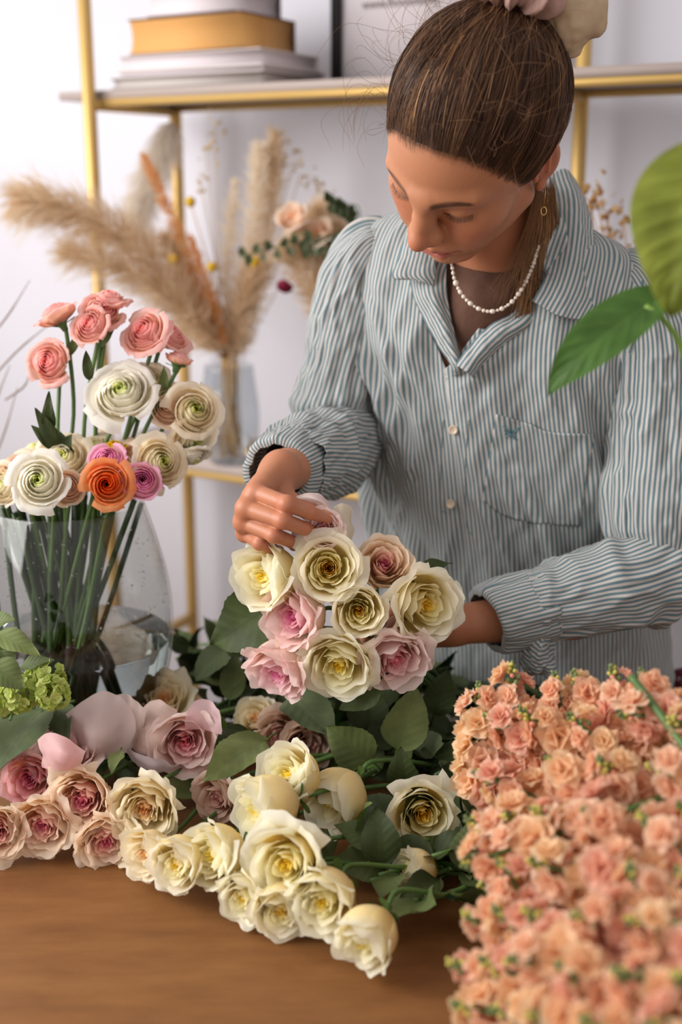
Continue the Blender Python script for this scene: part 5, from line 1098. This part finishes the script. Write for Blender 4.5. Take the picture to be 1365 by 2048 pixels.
def leafy(p0, p1, nl, lab, grp, spread=.05, mats=(0, 0, 0, 1, 1, 3), wl=(.030, .042), ll=(.045, .066), name='leafy_stem', up=.5):
    t = thing(name, lab, 'stem', p0, grp); L = np.linalg.norm(p1-p0); m_ = (p0+p1)/2+rg.randn(3)*.01; m_[2] = max(m_[2], TZ+.012)
    pts = catmull([p0, m_, p1], 16); V, F = tube(pts, .0028, 7); mesh('stem', V, F, M_stem, t, local=False)
    for k in range(nl):
        b = pts[2+int(13*(k+rg.rand())/nl)]; T = unit(p1-p0); d = unit(rg.randn(3)*np.array([1, 1, .6])+np.array([0, -.2, up])+T*.3); l_ = ll[0]+(ll[1]-ll[0])*rg.rand(); e = b+d*(l_+.012)
        if e[2] < TZ+.006: e[2] = TZ+.006+.01*rg.rand()
        if e[1] > 1.475 and abs(e[0]-.22) < .3: e[1] = 1.47
        if hides(e) or hides((b+e)/2): continue
        add_leaf(t, b+d*.012, e, np.array([0, -.5, 1])+rg.randn(3)*.5, wl[0]+(wl[1]-wl[0])*rg.rand(), LEAFM[mats[rg.randint(0, len(mats))]], rg.randint(1000), fold=.15+.25*rg.rand(), droop=.2+.7*rg.rand(), twist=.4*rg.randn(), petiole=b)
    return t
G1 = 'dark leafy rose stems heaped behind the table roses'
for i in range(44):
    px = 350+600*rg.rand(); lim = 1470+(px-350)*.50; py = 1300+(min(lim, 1800)-1300)*rg.rand(); z = .768+.045*rg.rand()
    if py < 1380 and 480 < px < 860: z = .77+.03*rg.rand()
    p0 = atz(px, py, z); p1 = p0+np.array([.10+.10*rg.rand(), .03+.06*rg.rand(), -.005]); p1[2] = max(p1[2], TZ+.008); p1[1] = min(p1[1], 1.47)
    leafy(p0, p1, 6, 'dark leafy rose stem in the green heap between table roses and florist', G1)
for i in range(8):
    px = 340+150*rg.rand(); py = 1275+60*rg.rand(); p0 = atz(px, py, .775+.02*rg.rand()); leafy(p0, p0+np.array([.12, .02, 0]), 5, 'small leafy stem lying beside the vase in front of the wall', 'leafy stems beside the vase', ll=(.03, .05), wl=(.02, .03), mats=(0, 0, 3, 1))
for i in range(9):
    px = -20+340*rg.rand(); py = 1440+120*rg.rand(); p0 = atz(px, py, .772+.02*rg.rand()); leafy(p0, p0+np.array([.10, .05, 0]), 5, 'dark leafy stem buried beneath the pink roses', 'leafy stems under the pink roses')
for i in range(10):
    px = 730+160*rg.rand(); py = 1660+150*rg.rand(); p0 = atz(px, py, .765+.02*rg.rand()); leafy(p0, p0+np.array([.10, .05, 0]), 6, 'leafy rose stem beside the stocks, under the open cream rose', 'leafy stems beside the stocks', mats=(0, 0, 1, 1, 2))
# ---- guelder rose
M_vib = mat('lime_florets', attr=True, rough=.6, transl=.35)
def floret_geo(r, seed):
    rg = np.random.RandomState(seed); parts = []
    for k in range(5):
        ph = k*1.2566+rg.rand()*.2; u = np.linspace(-1, 1, 5); v = np.linspace(0, 1, 5); U, Vv = np.meshgrid(u, v); w_ = .50*np.sin(np.clip(Vv*.9+.1, 0, 1)*math.pi*.62)*U
        rr = r*Vv*(1-.18*U**2); z = .25*r*Vv**2+.08*r*np.sin(U*3+k)*Vv
        parts.append((np.stack([rr*np.cos(ph)-w_*r*np.sin(ph), rr*np.sin(ph)+w_*r*np.cos(ph), z], -1).reshape(-1, 3), grid_faces(5, 5)))
    return join(parts)
vb = thing('guelder_rose', 'lime green guelder rose sprig with round floret clusters and broad leaves', 'flower', atz(20, 1440, .78))
for (px, py, r, Y, nn) in ((98, 1352, 26, 1.22, 70), (105, 1385, 30, 1.20, 80), (40, 1385, 34, 1.21, 90), (-5, 1395, 30, 1.22, 70), (75, 1378, 26, 1.23, 50), (-5, 1345, 26, 1.25, 50), (70, 1355, 18, 1.25, 30)):
    c = aty(px, py, Y); R = r*dep(c)/FPX; parts = []
    for k in range(nn):
        d = unit(rg.randn(3)); 
        if d[1] > .5: continue
        V, F = floret_geo(.0062*(.8+.4*rg.rand()), k); M = np.array(frame(c+d*R*(.9+.2*rg.rand()), d+.3*rg.randn(3), rg.rand()*6)); col = mixc(np.array(lin((172, 190, 84))), np.array(lin((206, 216, 130))), rg.rand()); parts.append((V@M[:3, :3].T+M[:3, 3], F, np.tile(col, (len(V), 1))))
    V, F, C = join(parts); mesh('floret_cluster', V, F, M_vib, vb, col=C, local=False)
V, F = join([tube(catmull([atz(150, 1402, .86), atz(90, 1415, .85), atz(20, 1440, .83), atz(-60, 1500, .78)], 14), .0022, 7), tube(catmull([aty(20, 1440, 1.2), aty(30, 1400, 1.22), aty(10, 1310, 1.22), aty(-40, 1250, 1.22)], 12), .0018, 6)])
mesh('stem', V, F, M_stem, vb, local=False)
for k, (b, e, Y, w_, mi) in enumerate((((-10, 1268), (80, 1312), 1.20, 46, 2), ((-15, 1250), (30, 1240), 1.22, 40, 1), ((40, 1335), (110, 1320), 1.23, 30, 1), ((-20, 1330), (48, 1378), 1.18, 60, 1), ((0, 1300), (20, 1345), 1.2, 44, 1))):
    add_leaf(vb, aty(*b, Y), aty(*e, Y-.01), (0, -.7, 1), w_*1.35/FPX, LEAFM[mi], k, droop=.5)
# ================================================================ peach stocks
PC = [((250, 216, 176), (246, 198, 156), (252, 228, 196)), ((249, 208, 176), (243, 188, 154), (252, 224, 194)), ((250, 222, 182), (246, 206, 160), (254, 234, 206)), ((247, 200, 176), (240, 182, 160), (250, 216, 194)), ((249, 214, 184), (246, 200, 170), (253, 230, 206))]
def blossom_mesh(seed):
    rg = np.random.RandomState(seed); parts = []; pc = [np.array(lin(c)) for c in PC[seed % 5]]; R = .0235
    for k in range(12):
        q = k/11; ph = k*2.4; u = np.linspace(-1, 1, 7); v = np.linspace(0, 1, 6); U, Vv = np.meshgrid(u, v); tilt = .25+1.0*q; L = R*(.62+.42*q)
        w_ = (.25+.55*np.sin(Vv*1.9))*U*L; e = .16*L*np.sin(U*5+rg.rand()*6)*Vv**1.5+.08*L*np.sin(U*11+rg.rand()*6)*Vv**2
        rr = L*Vv*math.sin(tilt)*(1-.12*U**2)+.001; z = L*Vv*math.cos(tilt)-.25*L*Vv**2*q+e
        P = np.stack([rr*np.cos(ph)-w_*np.sin(ph), rr*np.sin(ph)+w_*np.cos(ph), z], -1).reshape(-1, 3)
        c = mixc(mixc(pc[1], pc[0], Vv.ravel()), pc[2], .6*(Vv.ravel() > .7)*rg.rand()); parts.append((P, grid_faces(7, 6), c))
    V, F, C = join(parts); me_o = mesh('blossom', V, F, M_petal, None, col=C); me = me_o.data; bpy.data.objects.remove(me_o); return me
BM = [blossom_mesh(s) for s in range(10)]
M_bud = mat('stock_buds', attr=True, rough=.6)
def bud_mesh(seed):
    rg = np.random.RandomState(seed); parts = []
    for k in range(16):
        q = k/15; a = k*2.4; r = .0075*(1-q*.75); p = np.array([r*math.cos(a), r*math.sin(a), .024*q]); s = .0032*(1-.35*q)
        V, F = lathe([(1e-4, -1.1), (.7, -.8), (1, 0), (.75, .8), (1e-4, 1.25)], 8); M = np.array(frame(p, (math.cos(a)*.8, math.sin(a)*.8, 1))); g = np.array(lin((110, 126, 76))); pk = np.array(lin((226, 150, 128))); yl = np.array(lin((196, 186, 92)))
        c = [g, pk, yl][rg.randint(0, 3)] if q < .6 else [g, yl][rg.randint(0, 2)]
        parts.append(((V*s)@M[:3, :3].T+M[:3, 3], F, np.tile(c, (len(V), 1))))
    V, F, C = join(parts); o = mesh('bud_cluster', V, F, M_bud, None, col=C); me = o.data; bpy.data.objects.remove(o); return me
UM = [bud_mesh(s) for s in range(4)]
def stock(tip, axis, L, nb, seed, label):
    rg = np.random.RandomState(seed); a = unit(axis); base = np.asarray(tip)-a*L; root = thing('stock_spike', label, 'flower', group='peach stock spikes heaped on the table', M=frame(base, a, rg.rand()*6))
    V, F = tube([(0, 0, -.05), (0, 0, 0), (0, 0, L)], [.0035, .0032, .0018], 7); mesh('stem', V, F, M_stem, root)
    for k in range(nb):
        q = (k+.5)/nb; ph = k*2.4+rg.rand()*.5; z = L*(.02+.92*q); r = .011+.008*(1-q)*rg.rand(); el = .25+.5*q
        d = Vector((math.cos(ph), math.sin(ph), el)).normalized(); o = bpy.data.objects.new('blossom', BM[rg.randint(0, 10)]); link(o, root)
        o.matrix_basis = frame((r*math.cos(ph), r*math.sin(ph), z), d, rg.rand()*6)@Matrix.Scale((1.1-.5*q)*(.7+.5*rg.rand()), 4)
    o = bpy.data.objects.new('bud_cluster', UM[rg.randint(0, 4)]); link(o, root); o.matrix_basis = Matrix.Translation((0, 0, L*.86))@Matrix.Scale(.85, 4)
    return root
SK = [ # tip px,py,Y
 (925, 1372, 1.10), (990, 1330, 1.10), (1100, 1350, 1.08), (1140, 1348, 1.07), (1215, 1335, 1.04), (1275, 1345, 1.02),
 (940, 1430, 1.07), (1035, 1420, 1.04), (1130, 1430, 1.01), (1230, 1430, .98), (1330, 1440, .95),
 (920, 1545, 1.00), (1090, 1520, .96), (1190, 1520, .93), (1290, 1530, .90),
 (905, 1640, .95), (975, 1630, .93), (1060, 1620, .90), (1160, 1620, .87), (1270, 1630, .84), (1350, 1610, .86),
 (895, 1730, .90), (965, 1720, .88), (1050, 1720, .84), (1150, 1720, .81), (1250, 1730, .78), (1350, 1740, .77),
 (900, 1830, .85), (960, 1820, .83), (1040, 1820, .79), (1140, 1830, .75), (1250, 1840, .72), (1350, 1850, .71),
 (868, 1925, .81), (930, 1920, .79), (1010, 1920, .75), (1110, 1930, .71), (1220, 1940, .68), (1340, 1950, .66),
 (880, 2010, .78), (950, 2020, .75), (1050, 2030, .70), (1160, 2040, .66), (1290, 2050, .63)]
rg = np.random.RandomState(17)
for i, (px, py, Y) in enumerate(SK):
    px = px+(34 if px < 1000 else 10)
    T = aty(px, py, Y); f = unit(RT*(-.85+.25*rg.randn())+UP*(.45+.35*rg.randn())-FW*(.25+.2*rg.randn()))
    if px < 1000: f = unit(RT*-.8+UP*(.4+.3*rg.randn())+FW*.05)
    if py < 1400: f = unit(RT*(-.35+.3*rg.randn())+UP*.95-FW*.1)
    L = .115+.02*rg.rand(); b = T-f*L
    if b[2] < TZ+.03: f = unit(T-np.array([b[0], b[1], TZ+.03])); L = np.linalg.norm(T-np.array([b[0], b[1], TZ+.03]))
    stock(T, f, L, 14, 60+i, {0: 'peach stock spike at the outer top corner of the heap beside a dark serrated leaf', 1: 'upright peach stock spike just under the hanging shirt cuff', 5: 'peach stock spike under the slanting green stalk at the top of the heap', 34: 'peach stock spike reaching out lowest over the bare table wood'}.get(i, 'peach stock flower spike in the blurred heap nearest the camera'))
# filler spikes lower in the heap so that it rests on the table
for i in range(16):
    x = .18+.34*rg.rand(); y = .62+.40*rg.rand(); T = np.array([x-.06, y, TZ+.06+.05*rg.rand()]); f = unit(np.array([-1, .2*rg.randn(), .15])); stock(T, f, .13, 12, 160+i, 'peach stock flower spike in the blurred heap nearest the camera')
t = thing('cut_stalk', 'green stalk slanting across the top of the peach heap', 'stem', aty(1365, 1480, .93)); V, F = tube(catmull([aty(1262, 1352, 1.0), aty(1300, 1400, .98), aty(1345, 1460, .95), aty(1420, 1560, .90)], 12), .0036, 8); mesh('stalk', V, F, M_stem, t, local=False)
# ================================================================ dried flowers on the shelf
M_plume = mat('dried_plume', attr=True, rough=.9, transl=.5, spec=.1)
def plume(name, label, pts, w, nh, hl, cols, group, seed, parent=None, taper=(.2, 1.0, .25), stem_r=.0015, curl=.3, hw=.0008, lean=.8):
    nh = int(nh*.8); w = w*.72; hl = hl*.85; rg = np.random.RandomState(seed); P = catmull(np.array([aty(*q) for q in pts]), 60); T, N, B = frames_along(P); n = len(P)
    t = thing(name, label, 'dried grass', P[0], group) if parent is None else parent
    q = rg.rand(nh); k = (q*(n-1)).astype(int); rad = w*np.interp(q, [0, .45, 1], taper); a = rg.rand(nh)*6.283
    o = (np.cos(a)[:, None]*N[k]+np.sin(a)[:, None]*B[k]); d = T[k]*lean+o*(.35+.5*rg.rand(nh))[:, None]+rg.randn(nh, 3)*.15; d /= np.linalg.norm(d, axis=1)[:, None]
    L = hl*(.5+.8*rg.rand(nh))*np.interp(q, [0, .8, 1], [1, 1, .6]); b = P[k]+o*(rad*.25*rg.rand(nh))[:, None]; m = b+d*(L*.5)[:, None]+o*(rad*.35)[:, None]; e = b+d*L[:, None]+o*(rad*.55*rg.rand(nh))[:, None]+np.array([0, 0, -1])*(curl*L*rg.rand(nh))[:, None]
    s_ = np.cross(d, rg.randn(nh, 3)); s_ /= np.linalg.norm(s_, axis=1)[:, None]; s_ *= hw
    V = np.stack([b-s_, b+s_, m-s_*.9, m+s_*.9, e-s_*.3, e+s_*.3], 1).reshape(-1, 3); i = np.arange(nh)[:, None]*6
    F = np.concatenate([i+np.array([[0, 1, 3, 2]]), i+np.array([[2, 3, 5, 4]])]); c = ((np.array([lin(x) for x in cols])*np.array([1.0, .94, .86]))**.48)[rg.randint(0, len(cols), nh)]
    mesh('plume_hairs', V, F, M_plume, t, col=np.repeat(c, 6, 0), local=False)
    return t, P
M_straw = mat('straw_stem', lin((196, 160, 112)), .7)
VB = np.array(aty(462, 905, 2.22)); VB[2] = .94; Yv = VB[1]
neck = (463, 725, Yv)
def dstem(t, p_from, px_to=None, r=.0018):
    foot = VB+np.array([rg.uniform(-.025, .025), rg.uniform(-.02, .02), .012]); nk = np.array(aty(463+rg.uniform(-22, 22), 722, Yv))
    V, F = tube(catmull([p_from, (np.asarray(p_from)*.35+nk*.65), nk, foot], 14), r, 6); mesh('stem', V, F, M_straw, t, local=False)
rg = np.random.RandomState(3); GD = 'dried grasses in the glass vase on the shelf'
bv = thing('glass_vase', 'rounded clear glass vase on the brass shelf holding dried grasses', 'vase', VB)
o_ = catmull(np.array([(.034, 0), (.044, .01), (.054, .05), (.056, .10), (.050, .15), (.046, .185)]), 30); i_ = o_[::-1]-np.array([.003, 0]); i_[-1] = (.0005, .008)
V, F = lathe(np.vstack([[(.0005, .002)], o_, i_]), 48); mesh('vase_wall', V, F, thin_glass('vase_glass', (.90, .92, .93), 1.3), bv)
tan = [(226, 196, 156), (212, 176, 132), (236, 212, 178), (200, 160, 112)]; org = [(222, 140, 62), (206, 118, 48), (232, 160, 88)]; crm = [(240, 224, 200), (230, 210, 180), (246, 236, 218)]; tn2 = [(228, 200, 160), (216, 184, 140)]
for lab, pts, w, nh, hl, cols, tp in (
 ('biggest beige pampas plume arching out over the shelf post', [(430, 700, Yv-.02), (360, 590, Yv-.04), (270, 490, Yv-.06), (170, 432, Yv-.08), (85, 408, Yv-.1), (38, 402, Yv-.1)], .040, 3600, .075, tan, (.8, 1.2, .35)),
 ('lower beige pampas plume drooping under the biggest one', [(440, 700, Yv-.03), (370, 620, Yv-.06), (280, 560, Yv-.08), (190, 520, Yv-.1), (125, 502, Yv-.1)], .030, 2000, .06, tan, (.8, 1.2, .2)),
 ('short beige pampas plume between the arching one and the orange spikes', [(448, 700, Yv), (410, 620, Yv), (370, 540, Yv), (330, 470, Yv)], .030, 1500, .06, tan, (.8, 1.2, .3)),
 ('long orange dyed spike leaning against the shelf post side', [(445, 690, Yv-.02), (410, 600, Yv-.03), (360, 470, Yv-.04), (315, 370, Yv-.05), (285, 308, Yv-.05)], .012, 1700, .022, org, (1.0, 1.2, .4)),
 ('shorter orange dyed spike beside the long one', [(447, 690, Yv-.04), (432, 620, Yv-.04), (405, 540, Yv-.05), (380, 470, Yv-.05)], .008, 1000, .018, org, (1.0, 1.1, .4)),
 ('tall whitish bunny tail plume in the middle of the dried bunch', [(470, 700, Yv), (486, 600, Yv), (502, 480, Yv), (515, 360, Yv), (520, 290, Yv)], .022, 2000, .035, crm, (.9, 1.2, .5)),
 ('tallest tan plume standing upright next to the whitish one', [(476, 700, Yv+.02), (505, 590, Yv+.02), (528, 470, Yv+.02), (545, 350, Yv+.02), (552, 262, Yv+.02)], .024, 2200, .04, tn2, (.9, 1.2, .5)),
 ('slim cream plume left of the tall pair', [(463, 700, Yv+.02), (452, 590, Yv+.02), (458, 470, Yv+.02), (470, 360, Yv+.02)], .016, 1100, .035, crm, (.6, 1.0, .3)),
 ('dense tan tuft right above the mouth of the dried flower vase', [(466, 715, Yv-.02), (480, 640, Yv-.02), (500, 570, Yv-.02), (522, 520, Yv-.02)], .030, 1800, .05, tan, (.5, 1.1, .9))):
    t, P = plume('pampas_grass' if 'orange' not in lab else 'dried_spike', lab, pts, w, nh, hl, cols, GD, rg.randint(999), taper=tp); dstem(t, P[0])
t, P = plume('pampas_grass', 'cream fabric-like plume hanging behind the shelf post', [(345, 245, 2.42), (318, 320, 2.42), (285, 400, 2.42), (262, 480, 2.42)], .034, 2600, .05, [(226, 216, 204), (214, 202, 188), (236, 228, 218)], GD, 55, taper=(.6, 1.2, .9)); dstem(t, P[-1])
M_yel = mat('craspedia_yellow', lin((214, 170, 34)), .9, bump=(600, .8))
for (px, py, lab) in ((381, 404, 'highest yellow ball flower'), (424, 534, 'yellow ball flower nearest the tan tuft'), (347, 518, 'yellow ball flower against the beige plume'), (510, 524, 'yellow ball flower touching the whitish plume')):
    c = np.array(aty(px, py, Yv-.06)); t = thing('ball_flower', lab+' in the dried bunch', 'flower', c, 'yellow ball flowers'); V, F = lathe([(1e-4, -.0095), (.006, -.0075), (.0095, 0), (.007, .007), (1e-4, .0095)], 16); mesh('flower_head', V, F, M_yel, t); dstem(t, c, r=.001)
M_dry = mat('papery_seed', lin((226, 204, 166)), .8, transl=.4)
for i in range(8):
    px, py = [(590, 322), (603, 350), (648, 392), (412, 300), (398, 355), (430, 250), (640, 370), (568, 320)][i]; c = np.array(aty(px, py, Yv+.03)); t = thing('seed_sprig', 'wispy pale sprig of papery seeds rising from the dried bunch', 'dried flower', c, 'papery seed sprigs'); parts = []
    for k in range(9):
        d = rg.randn(3)*.013; v, f = lathe([(1e-4, -.0006), (.004, -.0002), (.0042, .0002), (1e-4, .0006)], 8); M = np.array(frame(c+d, rg.randn(3))); parts.append((v@M[:3, :3].T+M[:3, 3], f))
    V, F = join(parts); mesh('seed_heads', V, F, M_dry, t, local=False); dstem(t, c, r=.0008)
# bowl beside the vase
bw = np.array(aty(552, 868, 2.19)); bw[2] = .94; t = thing('dish', 'small shallow tan dish on the shelf behind the rolled sleeve', 'dish', bw)
V, F = lathe([(.0005, .004), (.030, .004), (.048, .018), (.056, .034), (.059, .034), (.051, .016), (.032, 0), (.0005, 0)], 40); mesh('bowl', V, F, mat('tan_ceramic', lin((196, 164, 124)), .5), t)
# second arrangement half hidden by her shoulder
v2 = np.array(aty(668, 900, 2.12)); v2[2] = .94; t = thing('ceramic_vase', 'white ceramic vase behind her sleeve with dusty dried flowers', 'vase', v2)
V, F = lathe(np.vstack([[(.0005, .001)], catmull(np.array([(.03, 0), (.045, .03), (.05, .09), (.04, .15), (.02, .19), (.022, .205)]), 24), [(.018, .204), (.017, .18), (.0005, .15)]]), 40); mesh('vase_wall', V, F, mat('white_ceramic', lin((226, 222, 220)), .5), t)
nk2 = v2+np.array([0, 0, .2]); G2 = 'dusty dried flowers behind her shoulder'
for (px, py, r, lab, p, f) in ((583, 430, 32, 'dusty peach dried rose highest in the bunch behind her shoulder', 'rpeach', (-.3, .4, .8)), (632, 462, 34, 'flesh toned dried bloom touching her sleeve in the back', 'rpeach', (-.2, .4, .8)), (690, 500, 34, 'dried blush bloom behind the sleeve seam', 'rpink', (-.2, .3, .8))):
    P = aty(px, py, 2.08); bloom('dried_rose', P, AX(*f), r*dep(P)/FPX, 'rose', p, .7, px, lab, 'flower', G2, stem_to=nk2)
for lab, pts, w, cols in (('tan feathery plume under the peach dried rose', [(650, 640, 2.1), (630, 580, 2.1), (600, 520, 2.1), (570, 490, 2.1)], .035, tan), ('wide beige plume across the back of her sleeve', [(680, 560, 2.14), (650, 520, 2.14), (620, 490, 2.14), (590, 470, 2.14)], .035, crm+tan), ('pale feathery plume above the wide beige one', [(700, 500, 2.15), (680, 470, 2.15), (655, 445, 2.15), (630, 420, 2.15)], .03, tan)):
    t, P = plume('pampas_grass', lab, pts, w, 1300, .05, cols, G2, rg.randint(999), taper=(.8, 1.2, .7)); V, F = tube(catmull([P[0], (P[0]+nk2)/2, nk2], 8), .0015, 6); mesh('stem', V, F, M_straw, t, local=False)
t = thing('burgundy_flower', 'tiny dark burgundy flower hanging below the beige plume', 'flower', aty(572, 566, 2.08)); V, F, C = rose_head('ranunculus', .016, .3, 4, {k: np.array(lin((104, 34, 48))) for k in PAL['cream']})[0]; M = np.array(frame(aty(572, 566, 2.08), (-.3, -.6, -.6))); mesh('petals', V@M[:3, :3].T+M[:3, 3], F, M_petal, t, col=C, local=False); V, F = tube([aty(575, 555, 2.08), aty(620, 560, 2.1), nk2], .001, 5); mesh('stem', V, F, M_straw, t, local=False)
for j, (a, b, lab) in enumerate((((640, 478), (480, 515), 'long eucalyptus sprig reaching towards the tall plumes'), ((720, 440), (655, 402), 'dark eucalyptus tip showing above her shoulder'), ((700, 480), (600, 498), 'short eucalyptus sprig under the peach dried rose'))):
    A = np.array(aty(*a, 2.07)); B_ = np.array(aty(*b, 2.07)); t = thing('eucalyptus_sprig', lab, 'leaf', A, 'eucalyptus sprigs behind her shoulder'); V, F = tube(catmull([nk2, A, (A+B_)/2+np.array([0, 0, .004]), B_], 12), .0012, 6); mesh('stem', V, F, M_stem, t, local=False)
    for k in range(12):
        p = A+(B_-A)*(k+.5)/12; d = unit(np.array([.3*rg.randn(), -.3, (1 if k % 2 else -1)*1.0])); add_leaf(t, p, p+d*.020, rg.randn(3)*.3+np.array([0, -1, 0]), .015, LEAFM[0 if j == 1 else 3], k, serr=0, droop=.2)
# dry twigs beyond the vase, far side
tw = thing('dry_twigs', 'thin grey brown twigs at the photo edge behind the ranunculus', 'branch', aty(-30, 960, 1.75)); parts = []
for (a, b) in (((-30, 960), (35, 775)), ((-30, 900), (20, 730)), ((-40, 990), (120, 860)), ((10, 800), (60, 742)), ((-20, 760), (110, 640)), ((-40, 700), (60, 560))):
    A = np.array(aty(*a, 1.75)); B_ = np.array(aty(*b, 1.75)); parts.append(tube(catmull([A, (A+B_)/2+rg.randn(3)*.006, B_], 8), [.0016]*5+[.001, .0008, .0005], 5))
parts.append(tube(catmull([aty(-30, 960, 1.75), aty(-60, 1100, 1.75), np.array([-.62, 1.70, .0])], 12), .003, 6)); V, F = join(parts); mesh('twigs', V, F, mat('twig_bark', lin((150, 130, 122)), .8), tw, local=False)
# dried bits beyond her left shoulder
hg = thing('dried_bunch', 'faint tan dried flowers on the shelf beyond her collar', 'dried flower', SH(1.0, .12, .94)); c0 = SH(1.0, .12, .94)
V, F = lathe([(.0005, .001), (.04, 0), (.045, .08), (.03, .16), (.026, .16), (.04, .08), (.0005, .01)], 32); mesh('pot', V, F, mat('sand_pot', lin((206, 186, 160)), .7), hg, )
parts = []; pc = []
for (px, py) in ((1190, 378), (1178, 400), (1215, 430), (1230, 470), (1250, 440), (1265, 500), (1205, 395)):
    p = np.array(aty(px, py, c0[1])); parts.append(tube(catmull([c0+np.array([0, 0, .15]), (p+c0)/2+np.array([0, 0, .1]), p], 10), .001, 5))
    for k in range(12):
        v, f = lathe([(1e-4, -.0008), (.005, -.0003), (.0052, .0003), (1e-4, .0008)], 8); M = np.array(frame(p+rg.randn(3)*.011, rg.randn(3))); parts.append((v@M[:3, :3].T+M[:3, 3], f))
V, F = join(parts); mesh('seed_heads', V, F, mat('amber_seeds', lin((214, 170, 110)), .8, transl=.3), hg, local=False)
bf = thing('burgundy_flower', 'blurred burgundy flower head beside the shirt hem at the photo edge', 'flower', aty(1362, 1362, 1.62)); parts = []
for k in range(60):
    d = unit(rg.randn(3)); V, F = floret_geo(.007, k); M = np.array(frame(np.array(aty(1366, 1362, 1.62))+d*.016, d)); parts.append((V@M[:3, :3].T+M[:3, 3], F))
V, F = join(parts); mesh('petals', V, F, mat('burgundy', lin((112, 40, 62)), .7), bf, local=False); V, F = tube(catmull([aty(1372, 1380, 1.62), aty(1420, 1480, 1.64), np.array([.75, 1.70, 0.0])], 12), .003, 6); mesh('stem', V, F, M_stem, bf, local=False)
# ================================================================ big leaved house plant reaching in
def heart_leaf(name, base, tip, nrm, L, Wd, seed, m, parent, cup=.25, droop=.6, veins=1.0, lobes=.22, tiptwist=0, fold=.2):
    rgk = np.random.RandomState(seed); nx, ny = 70, 41; x = np.linspace(0, 1, nx); y = np.linspace(-1, 1, ny); X, Y = np.meshgrid(x, y, indexing='ij')
    hw = Wd/2*np.sin(np.pi*np.clip(X, 0, 1)**.62)**.75*(1-.15*X); yy = Y*hw; xx = X*L-lobes*L*(np.abs(Y)**1.3)*np.exp(-X*5)
    ph = (X-np.abs(Y)*.28)*7; quilt = -np.abs(np.sin(ph*math.pi))**.7*.010*Wd*6*np.clip(np.abs(Y)*3, 0, 1)*np.clip((1-np.abs(Y))*3, 0, 1)*veins
    zz = fold*np.abs(yy)-cup*yy**2/Wd+quilt+.02*L*np.sin(X*7+Y*2+seed)*np.abs(Y)**2; ang = droop*X; cx = np.sin(ang)/droop*1.0; cx = np.where(True, np.sin(ang)/droop, X)*L+(xx-X*L); cz = -(1-np.cos(ang))/droop*L
    Vv = np.stack([cx+np.sin(ang)*zz, yy, cz+np.cos(ang)*zz], -1).reshape(-1, 3); a = -droop/2; R = np.array([[math.cos(a), 0, math.sin(a)], [0, 1, 0], [-math.sin(a), 0, math.cos(a)]]); Vv = Vv@R.T
    M = leaf_frame(base, tip, nrm); W = Vv@M[:3, :3].T+M[:3, 3]; return mesh(name, W, grid_faces(ny, nx), m, parent, uv=np.stack([X, Y*.5+.5], -1).reshape(-1, 2), local=False)
M_lf1 = leaf_mat('yellow_green_leaf', (186, 212, 66), (200, 216, 96), (212, 224, 120), .4, 7, .45); M_lf2 = leaf_mat('deep_green_leaf', (84, 136, 48), (100, 146, 66), (150, 178, 100), .4, 6, .3)
pot_c = np.array([.79, 1.02, TZ]); pl = thing('potted_plant', 'house plant with big heart shaped leaves reaching in over her shoulder', 'plant', pot_c)
V, F = lathe([(.0005, 0), (.07, 0), (.095, .15), (.10, .16), (.093, .16), (.085, .14), (.0005, .135)], 48); mesh('pot', V, F, mat('terracotta', lin((176, 108, 80)), .8), pl)
B1 = aty(1432, 345, .93); T1 = aty(1345, 612, .90); heart_leaf('leaf', B1, T1, (-.25, -.95, .15), .115, .112, 3, M_lf1, pl, cup=.5, droop=.35)
B2 = aty(1292, 612, 1.03); T2 = aty(1098, 790, 1.02); heart_leaf('leaf', B2, T2, (-.15, -.62, .80), .115, .058, 5, M_lf2, pl, cup=.3, droop=.75, veins=.4, fold=.35)
B3 = aty(1292, 612, 1.03)
for (A, mid, r) in ((B1, aty(1500, 520, .96), .0030), (B2, aty(1345, 660, 1.02), .0026)):
    V, F = tube(catmull([A, mid, aty(1520, 900, 1.01), pot_c+np.array([0, 0, .14])], 24), r, 8); mesh('petiole', V, F, mat('petiole_green', lin((122, 158, 62)), .5), pl, local=False)
